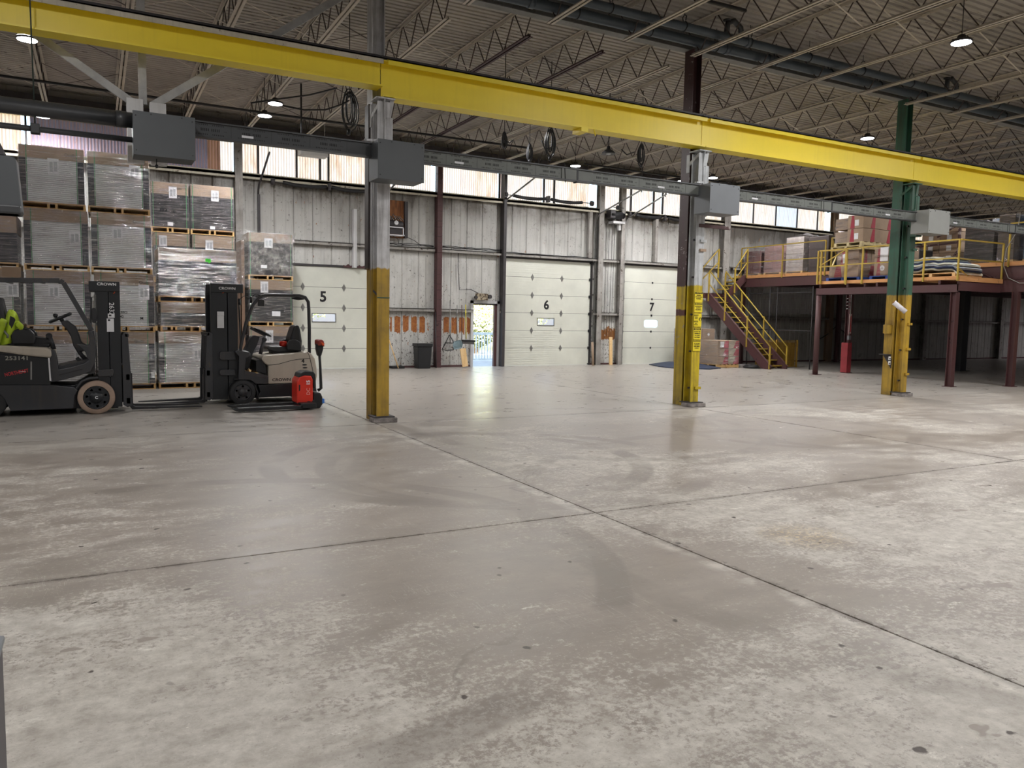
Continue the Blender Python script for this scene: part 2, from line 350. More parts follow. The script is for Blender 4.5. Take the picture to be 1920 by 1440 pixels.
def mat_window(name,tint,rust,amt,dens=.0):
    """backlit fibreglass corrugated sheet, rust stains running down"""
    s=NT(name); P=s.pos(); st=s.noise(s.scale(P,7,7,1.1),1,5,.7); tp=s.sep()[2]
    f=s.math('ADD',s.ramp(st,.5-amt,.85-amt,0,.9),s.ramp(tp,6.0,6.5,0,.25*amt*4)); fl=s.noise(s.scale(P,14,14,5),1,6,.75)
    col=s.mix(f,srgb(tint),srgb(rust)); col=s.mix(s.ramp(fl,.62,.66,0,.35),col,srgb('8a5a48'))
    rbx=s.math('SINE',s.math('MULTIPLY',s.sep()[0],2*PI/.076)); col=s.mix(s.ramp(rbx,-.2,-.9,0,.55),col,srgb('b08478'))
    tr=s.N('BsdfTranslucent'); df=s.N('BsdfDiffuse'); s.put(tr.inputs[0],col); s.put(df.inputs[0],col)
    mx=s.N('MixShader'); mx.inputs[0].default_value=.25+dens; s.l.new(tr.outputs[0],mx.inputs[1]); s.l.new(df.outputs[0],mx.inputs[2]); s.l.new(mx.outputs[0],s.out.inputs[0])
    return s.m
def mat_wrap(name,lo=.05,hi=.55,tint='ffffff',rough=.14,stretch=(1.2,1.2,16)):
    """thin shiny stretch film wound round a load"""
    s=NT(name); P=s.pos(); n=s.noise(s.scale(P,*stretch),2.2,6,.7); n2=s.noise(P,2.6,5,.7)
    gl=s.N('BsdfGlossy'); gl.inputs['Roughness'].default_value=rough; s.put(gl.inputs[0],srgb(tint))
    tr=s.N('BsdfTransparent'); df=s.N('BsdfDiffuse'); s.put(df.inputs[0],srgb('c8c6c4'))
    b=s.N('Bump'); b.inputs['Strength'].default_value=1.0; b.inputs['Distance'].default_value=.07; n3=s.noise(s.scale(P,3,3,46),1,3,.6); s.put(b.inputs['Height'],s.math('ADD',s.math('ADD',n,s.math('MULTIPLY',n2,.8)),s.math('MULTIPLY',n3,.35))); s.l.new(b.outputs[0],gl.inputs['Normal'])
    f=s.math('MULTIPLY',s.ramp(n,.47,.62,lo,hi),s.ramp(n2,.35,.62,.25,1.1),0,True)
    m1=s.N('MixShader'); s.put(m1.inputs[0],f); s.l.new(tr.outputs[0],m1.inputs[1]); s.l.new(gl.outputs[0],m1.inputs[2])
    m2=s.N('MixShader'); s.put(m2.inputs[0],s.ramp(n,.40,.75,.02,.18)); s.l.new(m1.outputs[0],m2.inputs[1]); s.l.new(df.outputs[0],m2.inputs[2])  # pale diffuse haze painted in as glare on the film
    s.l.new(m2.outputs[0],s.out.inputs[0]); return s.m
def mat_wood(name,a,b,axis=(2,2,18)):
    s=NT(name); n=s.noise(s.scale(s.pos(),*axis),2,5,.6); k=s.ramp(s.noise(s.pos(),9,4),.62,.70)
    return s.fin(s.mix(s.math('MULTIPLY',k,.6),s.mix(s.ramp(n,.3,.7),srgb(a),srgb(b)),srgb('5e4630')),.7)
FLOOR=mat_floor(); WALLM=mat_wall(); DECK=mat_deck()
SUB=plain('joint_dirt','3a342f',.9); JOIST=chipped('joist_paint','c9c1b5','6a4a3e',.63,9,.6,.2); JWEB=plain('dark_rod','4b413e',.7)
JMAR=plain('maroon_joist','452d31',.6); GIRD=chipped('grey_girder','7d7e7c','5c5047',.62,3,.6,.4)
PIPE=plain('slate_pipe','465059',.38,0,.10,2); PIPED=plain('charcoal_pipe','3c3d3f',.4,0,.1,2); BLACK=plain('black_steel','1d1d20',.5)
YEL=chipped('yellow_crane_paint','f4dc34','6b5a22',.69,11,.42,.06); CREAM=chipped('cream_cap','c9c2ae','6f6455',.62,6,.55,.3); RAIL=plain('dark_rail','2a2425',.5)
WHITE=chipped('white_steel','cfcfd0','8b867e',.68,7,.45,.18); GREYP=plain('grey_enclosure','707478',.42,0,.03,3); DUCTD=plain('busway_dark','3d3f41',.5,0,.06,3); DUCT=plain('busway_grey','626560',.5,0,.06,3); SLOT=plain('slot_shadow','1a1a1c',.9)
MAROON=chipped('maroon_steel','4f2f31','2d2224',.63,5,.55,.25); MARW=chipped('flaking_maroon','4a2a2b','9a8f8c',.56,3.4,.6,.35)
C1=zones('column_white_yellow',[(2.335,'b3902f'),(9,'d0d0d2')],'4b3a2a',.70)
C1D=zones('column_dark_brown',[(2.335,'8a6420'),(9,'30282a')],'3b2a22',.70)
C2=zones('column_white_yellow_bright',[(2.3,'cdb424'),(9,'c6c9cb')],'4a3c28',.68)
C2M=zones('column_maroon_yellow',[(1.72,'b89d1f'),(1.84,'5a2f2a'),(2.28,'c4a91f'),(9,'452a2d')],'8d8280',.615)
C3=zones('column_green_yellow',[(2.30,'b8942f'),(9,'356350')],'4a3c28',.69)
CONC=plain('crumbled_concrete','8b8480',.9,0,.3,9,.8)
YRAIL=chipped('yellow_rail','b69a38','6b4a2c',.63,8,.55,.3); SOOTW=chipped('sooty_white','a39f9a','4a403a',.60,6,.6,.5); DWHITE=plain('door_white','dcddd2',.45,0,.05,1.3); DSTEEL=plain('dull_zinc','8b8a88',.45,.6,.15,7)
DARKST=plain('sooty_steel','3a3638',.55); BLK=plain('black_plastic','17181b',.45); RUB=plain('black_rubber','232325',.7); TAN=plain('tan_tyre','9a8474',.75,0,.12,5)
TRUCK=chipped('truck_charcoal','2b2d32','4a423a',.62,4,.42,.3); TRUCKD=plain('truck_navy_black','13161b',.4,0,.15,3); BEIGE=chipped('truck_beige','b9b0a2','6e6459',.70,5,.33,.15)
RED=plain('truck_red','d3301f',.35,0,.05); ORANGE=plain('orange_plastic','e0561f',.5); HIVIS=plain('hi_vis_lime','b2cb30',.75,0,.15,7); SILV=plain('reflective_tape','8b8d86',.3,.3); BLUE=plain('blue_plastic','3f7fd6',.5)
WOOD=mat_wood('pallet_wood','b08a55','d8b47c'); PLYW=mat_wood('stained_plywood','5b3218','8f5a2c',(6,6,1.2)); PINE=mat_wood('pale_pine','d3ab74','e6c796',(10,10,1)); DECKW=mat_wood('deck_edge_wood','b37b4a','cf9a63',(1,1,10))
KRAFT=plain('kraft_board','9c8570',.75,0,.08,2.2); KRAFTD=plain('dusky_kraft','8a7460',.75,0,.1,2.2); CREDP=plain('carton_red_print','9c2438',.65); PAPER=plain('paper_label','dcdcdf',.55,0,.04,9); INK=plain('black_ink','141418',.6); INKG=plain('grey_ink','4e4a48',.7)
PANELW=NT('module_edges'); _z=PANELW.sep()[2]; PANELW=PANELW.fin(srgb('dadbdc'),.45); BLKF=plain('black_module_frame','202026',.3,0,.2,4); CORN=plain('black_corner_guard','202430',.45); STRAP=plain('green_strap','3f8a57',.4)
WRAP=mat_wrap('stretch_film',.08,.6,'ffffff',.12); WRAPH=mat_wrap('stretch_film_heavy',.08,.75,'f6f2ff',.09,(.8,.8,20)); WRAPL=mat_wrap('loose_film',.08,.5,'ffffff',.12,(3,3,3)); WRAPB=plain('blue_film','2f5f86',.22,0,.3,9,1.0); 
SIGNY=plain('sign_yellow','e5cf2a',.5,0,.03); WHT=plain('white_print','e8e8ea',.5,0,.02); REDP=plain('red_print','c8343a',.5); GLASSW=None
# ================================================================ the setting
# --- floor: a sub-base with a concrete slab per bay, open joints between
XS=[-20.9,-14.77,-8.62,-2.47,3.68,9.88,16.08,22.28,28.48,34.68,46]; YS=[-13,-6.6,-.5,5.3,11.07,22.98]
b=MB().box(-20.9,46,-13,22.98,-.3,-.035); fl=struct('floor',b,SUB)
for i in range(len(XS)-1):
    for j in range(len(YS)-1):
        g=.006; s=MB().box(XS[i]+g,XS[i+1]-g,YS[j]+g,YS[j+1]-g,-.12,0); part('slab',s,FLOOR,fl,.004)
# --- roof deck: ribbed sheet running along X
def deck(y0,y1):
    b=MB(); prof=[]; y=y0; pit=.152
    while y<y1-.01:
        prof+=[(y,7.06),(y+.088,7.06),(y+.106,7.098),(y+.134,7.098)]; y+=pit
    prof.append((y1,7.06)); n=len(prof); vs=[(x,a,z) for x in (-20.9,46) for a,z in prof]
    b.add(vs,[(i,i+1,n+i+1,n+i) for i in range(n-1)]); return b
b=deck(-13,23.0); b.box(-20.9,46,-13,23,7.12,7.3); struct('ceiling',b,DECK)
# --- back wall: backing sheet with openings, siding strips as pieces
D5=(4.23,7.71,3.03); MD=(10.85,11.72,2.07); D6=(11.96,15.44,3.6); D7=(16.85,19.55,3.6)
OPEN=[D5,MD,D6,D7]
b=MB(); xs=[-20.9]
for x0,x1,h in OPEN:
    b.box(xs[-1],x0,22.99,23.1,0,5.5); b.box(x0,x1,22.99,23.1,h,5.5); xs.append(x1)
b.box(xs[-1],46,22.99,23.1,0,5.5); b.box(-20.9,46,22.95,23.12,6.42,7.3)
wall=struct('wall_back',b,WALLM)
def siding(x0,x1,z0,z1):
    m=MB(); w=x1-x0; e=.012
    m.prism([(x0+.004,22.99),(x0+.004,22.965),(x0+.03,22.945),(x0+w*.5-.05,22.945),(x0+w*.5-.03,22.952),(x0+w*.5+.03,22.952),(x0+w*.5+.05,22.945),(x1-.03,22.945),(x1-.004,22.965),(x1-.004,22.99)],z0,z1,'z'); return m
def cut(x0,x1,z0,z1):
    for a,bb,h in OPEN:
        if x0<bb-.02 and x1>a+.02:
            if z1<=h+.02: 
                r=[]
                if x0<a-.05: r+=cut(x0,a,z0,z1)
                if x1>bb+.05: r+=cut(bb,x1,z0,z1)
                return r
            if z0<h: 
                r=[(x0,x1,h,z1)]
                if x0<a-.05: r+=cut(x0,a,z0,h)
                if x1>bb+.05: r+=cut(bb,x1,z0,h)
                return r
    return [(x0,x1,z0,z1)]
for z0,z1 in ((.0,1.86),(1.86,3.74),(3.74,5.46)):
    x=-2.6
    while x<30.4:
        for q in cut(x,x+.55,z0,z1):
            if q[1]-q[0]>.06: part('wall_panel',siding(*q),WALLM,wall)
        x+=.55
m=MB(); x=30.4
while x<45.9:
    for z0,z1 in ((.0,1.86),(1.86,3.74),(3.74,5.46)): 
        s=siding(x,x+.55,z0,z1); m.add(s.v,s.f)
    x+=.55
part('wall_panel',m,WALLM,wall,kind='stuff')
for nm,bx in (('wall_left',(-21,-20.9,-13,23.1)),('wall_right',(46,46.1,-13,23.1)),('wall_near',(-21,46.1,-13.1,-13))):
    struct(nm,MB().box(*bx,0,7.3),WALLM)
# concrete pad strip outside
gr=MB().box(-25,60,23.12,33,-.25,-.06); struct('ground_outside',gr,plain('pale_pavement','b9b6b0',.9))
gr=MB().box(-40,80,33,90,-.4,-.2); struct('field',gr,plain('dry_grass','8f8f5c',.95,0,.3,3))
# --- clerestory of corrugated translucent sheets
WC=[-2.6,3.56,9.53,15.72,21.9,27.95,34.1,40.2]
MW={'w':mat_window('window_sheet_white','f6e6df','dcab96',.03),'r':mat_window('window_sheet_rusty','f9e6da','c8916a',.09),'p':mat_window('window_sheet_purple','948b9a','7d7482',.1,.62),
    'b':mat_window('window_sheet_brown','86604c','5b4034',.1,.35),'u':mat_window('window_sheet_bluish','dfe4f5','c3b6c9',.02),'o':mat_window('window_sheet_orange','f4e0d0','c7a07c',.10)}
sheets=[(-8.6,-2.7,'p'),(-2.5,-1.52,'o'),(-1.33,-.7,'p'),(-.7,-.08,'p'),(-.08,.97,'p'),(.97,2.05,'p'),(2.05,2.8,'p'),(2.8,3.13,'b'),(3.13,3.44,'w'),(3.68,4.1,'r'),(4.14,5.17,'w'),(5.21,5.85,'r'),(5.88,6.1,'w'),(6.13,7.3,'r'),(7.3,8.5,'w'),(8.5,9.37,'w'),
 (9.68,10.95,'w'),(10.95,11.72,'r'),(11.8,12.35,'w'),(12.35,13.42,'w'),(13.5,14.4,'w'),(14.4,15.32,'r'),(15.76,17.0,'w'),(17.0,18.1,'w'),(18.15,18.5,'w'),(18.56,19.8,'w'),(19.8,20.85,'r'),(20.85,21.7,'r'),(22.0,23.12,'w'),(23.12,24.36,'w'),(24.36,25.58,'u'),(25.58,26.79,'w'),(26.79,27.28,'r'),(28.0,28.7,'w'),(28.7,30.2,'w'),(30.2,31.6,'r'),(31.6,33.9,'o'),(34.3,36.2,'o'),(36.2,38.2,'r'),(38.2,40,'o'),(40.3,45.8,'o')]
wins={}
def corr(x0,x1,z0,z1,p=.076):
    m=MB(); n=max(4,int((x1-x0)/p*4)); vs=[]
    for z in (z0,z1):
        for i in range(n+1):
            x=x0+(x1-x0)*i/n; vs.append((x,23.02+.018*math.sin(2*PI*x/p),z))
    m.add(vs,[(i,i+1,n+2+i,n+1+i) for i in range(n)],True); return m
for a,bb,k in sheets:
    bay=max(i for i,c in enumerate([-21]+WC) if a>=c-.2)
    if bay not in wins:
        L=([-20.9]+WC)[bay]; Rr=(WC+[46])[bay]; f=MB().box(L,Rr,22.88,23.06,5.44,5.52).box(L,Rr,22.90,23.06,6.38,6.46)
        wins[bay]=struct('window_%d'%(len(wins)+1),f,CREAM)
    part('pane',corr(a,bb,5.5,6.42),MW[k],wins[bay])
for x in (-1.42,4.12,5.19,5.865,6.115,11.76,13.45,13.86,17.1,18.12,18.54,23.12,24.36,25.58,26.79):
    bay=max(i for i,c in enumerate([-21]+WC) if x>=c-.2); w=.05 if x not in (23.12,24.36,25.58,26.79) else .015
    part('mullion',MB().box(x-w/2,x+w/2,22.93,23.0,5.45,6.5),DARKST,wins[bay])
# girts and eave
b=MB()
for i,(a,c) in enumerate(zip([-20.9]+WC,WC+[46])):
    for z in (1.86,3.74):
        segs=[(a+.1,c-.1)]
        for o0,o1,h in OPEN:
            if z<h:
                ns=[]
                for s0,s1 in segs:
                    if o0<s1 and o1>s0: 
                        if o0-.05>s0: ns.append((s0,o0-.05))
                        if o1+.05<s1: ns.append((o1+.05,s1))
                    else: ns.append((s0,s1))
                segs=ns
        for s0,s1 in segs: b.box(s0,s1,22.78,22.94,z-.02,z).box(s0,s1,22.78,22.80,z-.09,z)
struct('trim_1',b,SOOTW)
b=MB().box(-20.9,46,22.76,22.94,5.40,5.47).box(-20.9,46,22.76,22.78,5.34,5.47); struct('trim_2',b,CREAM)
b=MB().box(-20.9,46,22.70,22.95,6.46,6.72); struct('trim_3',b,CREAM)
b=MB().box(-20.9,46,22.66,22.95,6.72,6.86); struct('trim_4',b,DARKST)
# base kick strip
b=MB(); 
for s0,s1 in ((-20.9,4.15),(7.8,10.8),(15.5,16.8),(19.6,46)): b.box(s0,s1,22.91,22.945,0,.06)
struct('baseboard_back',b,MAROON)
# ================================================================ high-bay lamps (the building's own light, plus added unseen lights)
LAMPG='ceiling lamps hanging under the roof joists'
def highbay(x,y,z=6.2,label='round white ceiling lamp'):
    z=z-.1 if x==-.9 else z; t=thing('high_bay_lamp',(x,y,z),label,'ceiling lamp',LAMPG)
    m=MB(); m.lathe([(.0,.12),(.05,.12),(.065,.10),(.07,.055),(.155,.035),(.165,.02),(.165,.0),(.15,-.004)],(x,y,z),n=20); part('housing',m,DARKST,t)
    part('lens',MB().lathe([(.149,-.004),(.149,-.010),(0,-.012)],(x,y,z),n=20),LENS,t)
    part('hook',MB().cyl((x,y,z+.12),(x,y,7.05),.008,6),DARKST,t)
    return t
LENS=emis('lamp_lens','f4f6ff',22)
def lamp_light(x,y,z):
    l=bpy.data.lights.new('lamp_glow','AREA'); l.shape='DISK'; l.size=.3; l.energy=LAMP_W; l.color=(.995,.985,.985); l.spread=PI
    o=bpy.data.objects.new('lamp_glow',l); COL.objects.link(o); o.location=(x,y,z-.03); return o
seen=[(-.9,15.6,'round ceiling lamp just under the yellow beam at the far end'),(-1.0,22.0,'round ceiling lamp in front of the purple window sheets'),(3.57,17.8,'upper of the two round ceiling lamps near the hanging black cable coil'),(3.57,19.0,'lower of the two round ceiling lamps near the hanging black cable coil'),
 (12.46,8.0,'bright round ceiling lamp on the camera side of the two slate pipes'),(16.9,13.1,'round ceiling lamp peeking over the top of the yellow beam'),(12.8,20.0,'round ceiling lamp above the grey busway over dock door 6'),(17.5,19.2,'round ceiling lamp right beside the white steel bracket of the column with caution signs'),(17.1,20.2,'round ceiling lamp half behind the column with caution signs')]
hidden=[(22,20),(27,19),(33,19),(39,19),(-8,20),(-8,13),(8.3,16.5),(23.5,13.5),(31,12),(38,12),(-7,6),(-1,6.6),(5.5,3.2),(19.5,7.5),(27,6),(34,6),(-7,-2),(1,-2.5),(9,-2.5),(17,-1),(26,-2),(-6,-9),(4,-9),(14,-9),(24,-9),(13.6,5.2),(17.5,6.2),(9.2,6.5)]
for x,y,lb in seen: highbay(x,y,6.2,lb); lamp_light(x,y,6.2)
for x,y in hidden: lamp_light(x,y,6.2)  # bare unseen area lights, some added to brighten the yellow beam
# ================================================================ crane columns
def hsec(x0,x1,y0,y1,t=.014,flange='y'):
    """H outline in plan; flange='y': flanges are the front and rear faces"""
    if flange=='y':
        xm=(x0+x1)/2; return [(x0,y0),(x1,y0),(x1,y0+t),(xm+t/2,y0+t),(xm+t/2,y1-t),(x1,y1-t),(x1,y1),(x0,y1),(x0,y1-t),(xm-t/2,y1-t),(xm-t/2,y0+t),(x0,y0+t)]
    ym=(y0+y1)/2; return [(x0,y0),(x0+t,y0),(x0+t,ym-t/2),(x1-t,ym-t/2),(x1-t,y0),(x1,y0),(x1,y1),(x1-t,y1),(x1-t,ym+t/2),(x0+t,ym+t/2),(x0+t,y1),(x0,y1)]
def column(cx,lab,front,rear,ztop=6.68,zc=4.86,stiff=True):
    t=thing('steel_column',(cx,11.5,0),lab,'column',kind='thing')
    part('crane_post',MB().prism(hsec(cx-.1,cx+.1,11.27,11.47),.085,zc-.05,'z'),front,t,.003)
    part('building_post',MB().prism(hsec(cx-.1,cx+.1,11.52,11.77,flange='x'),.0,ztop,'z'),rear,t,.003)
    m=MB()
    for k in range(7): m.box(cx-.04,cx+.04,11.46,11.53,.5+k*.62,.58+k*.62)
    part('tie_plate',m,front,t)
    for k in range(6):
        z=.35+k*.7; part('bolt',MB().cyl((cx-.1,11.40,z),(cx-.125,11.40,z),.02,6),DARKST,t) if False else part('bolt',MB().cyl((cx-.01,11.385,z),(cx-.06,11.385,z),.02,6),DARKST,t)
    part('base_plate',MB().box(cx-.16,cx+.17,11.2,11.5,.07,.09),DARKST,t)
    m=MB(); P=[(cx-.17,11.18),(cx+.2,11.16),(cx+.21,11.22),(cx+.19,11.45),(cx-.15,11.46),(cx-.18,11.3)]
    m.prism(P,0,.07,'z'); part('grout_pad',m,CONC,t,.01)
    # head: haunch, seat plate and stiffeners that carry the runway beam
    hz=zc; m=MB()
    m.box(cx-.13,cx+.16,11.22,11.51,hz-.02,hz)
    m.prism([(11.27,hz-.35),(11.22,hz-.02),(11.27,hz-.02)],cx-.006,cx+.006,'x')
    m.prism([(11.47,hz-.4),(11.51,hz-.02),(11.47,hz-.02)],cx-.006,cx+.006,'x')
    m.box(cx+.04,cx+.13,11.245,11.27,hz-.75,hz-.28); m.box(cx+.0,cx+.05,11.25,11.27,hz-.7,hz-.3)
    m.prism([(cx+.1,hz-.36),(cx+.17,hz-.02),(cx+.1,hz-.02)],11.30,11.42,'y')
    part('beam_bracket',m,front,t,.002)
    part('strap_plate',MB().box(cx-.115,cx-.10,11.52,11.6,hz-.38,hz-.05).bar((cx-.11,11.55,hz-.25),(cx-.04,11.3,hz-.04),.02,.05),front,t)
    return t
c1=column(3.83,'white steel column, yellow below, on its own beside the forklifts',C1,C1,zc=4.83)
part('side_angle',MB().box(3.70,3.728,11.6,11.78,2.33,4.8),C1D,c1)
part('painted_mark',MB().box(3.735,3.93,11.262,11.269,1.885,1.9),plain('green_mark','3d5a48',.6),c1)
part('strap_end',MB().bar((3.715,11.4,2.0),(3.74,11.28,1.93),.01,.03),DARKST,c1)
c2=column(10.02,'steel column with stacked yellow caution signs and flaking maroon rear flange',C2,C2M,zc=4.79)
part('paint_band',MB().box(9.925,10.115,11.262,11.2685,1.46,1.475),C2,c2)
c3=column(16.25,'green steel column, yellow below, with a white film roll and power outlets',C3,C3,zc=4.79)
c4=column(22.4,'green steel column beyond the edge of the frame',C3,C3,zc=4.79)
# weld plates on column faces
for cx,mt,par,zs in ((10.02,C2,c2,(.33,3.1,2.93)),(16.25,C3,c3,(3.72,3.3,1.62,1.05,.48))):
    for i,z in enumerate(zs):
        part('weld_plate',MB().box(cx-.01,cx+.13,11.235,11.27,z,z+.05),mt if i!=2 or cx>12 else KRAFT,par)
part('side_arm',MB().box(9.98,10.75,11.25,11.31,3.38,3.44),MARW,c2)
# caution signs on column 2
def sign(x0,x1,z0,z1,y,par,heads,lines,name='caution_sign',label=None,sy=SIGNY):
    s=MB().prism(rrect(x0,x1,z0,z1,.012),y-.004,y,'y'); p=part(name,s,sy,par,label=label)
    for z,h,tx in heads:
        hb=MB().box(x0+.008,x1-.008,y-.006,y-.0035,z-h/2,z+h/2); q=part('sign_header',hb,INK,p); 
        text(tx,h*.82,((x0+x1)/2,y-.0075,z),sy,q,bold=.02,sx=min(1,(x1-x0)/(h*.6*len(tx))))
    for z,h,tx in lines: text(tx,h,((x0+x1)/2,y-.0055,z),INK,p,bold=.025,sx=min(1,(x1-x0-.02)/(h*.62*len(tx))))
    return p
yf=11.258
sign(9.93,10.125,1.975,2.18,yf,c2,[(2.155,.035,'CAUTION')],[(2.11,.026,'HEARING'),(2.078,.026,'PROTECTION'),(2.045,.026,'REQUIRED')])
sign(9.93,10.125,1.79,1.97,yf,c2,[(1.95,.032,'PRECAUCION')],[(1.905,.026,'PROTECTION'),(1.872,.026,'AUDITIVA'),(1.84,.026,'REQUERIDA')])
sgn=sign(9.93,10.115,1.52,1.77,yf,c2,[],[],label='faded yellow ear protection notice')
for z,tx in ((1.735,'CAUTION'),(1.62,'CUIDADO')):
    q=part('sign_header',MB().box(9.935,10.035,yf-.006,yf-.0035,z-.014,z+.014),INK,sgn); text(tx,.024,(9.985,yf-.0075,z),SIGNY,q,bold=.02,sx=.85)
for z,tx in ((1.70,'HEARING'),(1.675,'PROTECT'),(1.58,'USE DE'),(1.555,'PROTECTOR')): text(tx,.02,(9.985,yf-.0055,z),INK,sgn,bold=.02,sx=.8)
m=MB().cyl((10.085,yf-.006,1.66),(10.085,yf-.0035,1.66),.034,16); q=part('ear_pictogram',m,INK,sgn); part('pictogram_head',MB().cyl((10.085,yf-.009,1.665),(10.085,yf-.006,1.665),.017,12).box(10.07,10.1,yf-.009,yf-.006,1.635,1.65),SIGNY,sgn)
sign(9.93,10.115,1.28,1.50,yf,c2,[(1.475,.035,'CAUTION')],[(1.425,.026,'DO NOT USE'),(1.39,.026,'COMPRESSED AIR'),(1.355,.026,'TO CLEAN'),(1.32,.026,'CLOTHING')])
sign(9.93,10.115,1.06,1.27,yf,c2,[(1.25,.032,'PRECAUCION')],[(1.205,.024,'NO USE AIRE'),(1.175,.024,'COMPRIMIDO'),(1.145,.024,'PARA LIMPIAR'),(1.115,.024,'LA ROPA')])
# column 3 fittings
m=MB(); m.box(16.13,16.15,11.54,11.74,1.45,1.62); part('junction_box',MB().box(16.03,16.15,11.55,11.72,1.42,1.62),C3,c3,.004)
part('conduit',MB().cyl((16.12,11.53,.85),(16.12,11.53,2.1),.013,6),C3,c3)
part('shelf_plate',MB().box(15.98,16.16,11.53,11.76,.93,.945).prism([(11.54,.62),(11.53,.93),(11.76,.93)],16.13,16.15,'x'),DARKST,c3)
for k,z in enumerate((.86,.75)): 
    s=part('outlet',MB().box(16.02,16.10,11.525,11.533,z-.045,z+.035),WHT,c3,.003)
    part('socket',MB().box(16.035,16.055,11.522,11.525,z-.03,z).box(16.065,16.085,11.522,11.525,z-.03,z),INK,s)
# film roll leaning in its holder on column 3
p0=Vector((16.02,11.44,2.03)); p1=Vector((16.22,11.12,1.77))
a=onY(1676,567,11.3); c_=onY(1698,585,11.12)
p0=Vector((a[0],11.3,a[1])); p1=Vector((c_[0],11.12,c_[1])); 
t=thing('film_roll',p0,'white roll of stretch film sticking out of the green column','film roll')
part('film',MB().cyl(p0,p1,.055,16),plain('white_film','dcd8dc',.35),t); d=(p1-p0).normalized()
part('core',MB().cyl(p0-d*.015,p0,.03,12),PLYW,t)
# ================================================================ runway beam
def beam(x0,x1,zb,lab,cap,cc):
    t=thing('crane_beam',((x0+x1)/2,11.4,zb),lab,'beam',kind='thing')
    m=MB(); m.box(x0,x1,11.362,11.378,zb+.02,5.36)
    m.box(x0,x1,11.23,11.51,zb,zb+.022); m.box(x0,x1,11.23,11.51,5.345,5.365)
    part('web_and_flanges',m,YEL,t)
    m=MB(); m.box(x0+(.06 if cap is YEL else 0),x1,11.205,11.515,5.365,5.38).box(x0+(.06 if cap is YEL else 0),x1,11.205,11.217,5.30,5.38).box(x0,x1,11.503,11.515,5.30,5.38); part('cap_channel',m,cap,t)
    m=MB(); m.box(x0,x1,11.33,11.41,5.38,5.39).box(x0,x1,11.362,11.378,5.39,5.43).box(x0,x1,11.34,11.40,5.43,5.46); part('rail',m,RAIL,t)
    for x in cc: part('stiffener',MB().box(x-.006,x+.006,11.26,11.39,zb+.02,5.345),YEL,t)
    return t
beam(-8.5,3.80,4.985,'yellow crane beam with a cream top edge left of the lone white column',CREAM,())
beam(3.815,10.03,4.845,'yellow crane beam between the plain column and the column with caution signs',YEL,())
beam(10.045,16.26,4.845,'yellow crane beam between the caution sign column and the green column',YEL,())
beam(16.275,22.6,4.845,'yellow crane beam running on past the green column',YEL,())
single('rigging_clip',MB().box(7.28,7.42,11.22,11.5,4.78,4.845).tube([(7.55,11.24,4.85),(7.55,11.22,4.78),(7.57,11.22,4.74)],.012,6),YEL,'small yellow clamp bolted under the crane beam above dock door 6','clamp')
# ================================================================ roof steel
single('roof_girder',MB().prism([(-.09,0),(.09,0),(.09,.018),(.008,.018),(.008,.40),(.09,.40),(.09,.42),(-.09,.42),(-.09,.40),(-.008,.40),(-.008,.018),(-.09,.018)],-20.9,46,'x'),GIRD,'grey roof girder resting on the column tops behind the slate pipes','girder',loc=None)
o=bpy.data.objects['roof_girder']; o.location=(12.55,11.72,6.68)
o.data.transform(Matrix.Translation((0,0,0)))
def joist_meshes(L,n):
    top=MB(); 
    for s in (-1,1): top.box(s*.012,s*.062,0,L,.572,.583); top.box(s*.012,s*.02,0,L,.525,.583)
    bot=MB(); a,b=.0,L
    for s in (-1,1): bot.box(s*.01,s*.06,.25,L-.25,0,.01); bot.box(s*.01,s*.02,.25,L-.25,0,.05)
    web=MB(); pts=[]; k=0; y=.05; st=(L-.1)/n
    pts=[(0,.05+st*i,.57 if i%2==0 else .02) for i in range(n+1)]
    if n%2: pts.append((0,L-.05,.57))
    for p,q in zip(pts,pts[1:]): web.cyl(p,q,.011,5,caps=False)
    return top,bot,web
JL=11.0
tm,bm,wm=joist_meshes(JL,28)
me_t=tm.mesh('top_chord'); me_b=bm.mesh('bottom_chord'); me_w=wm.mesh('web_rods')
tm,bm,wm=joist_meshes(12.3,30); me_t2=tm.mesh('top_chord'); me_b2=bm.mesh('bottom_chord'); me_w2=wm.mesh('web_rods')
for a in (me_t,me_b,me_t2,me_b2): a.materials.append(JOIST)
for a in (me_w,me_w2): a.materials.append(JWEB)
me_bm=me_b.copy(); me_bm.materials.clear(); me_bm.materials.append(JMAR)
JX=[.60+1.53*k for k in range(-5,28)]
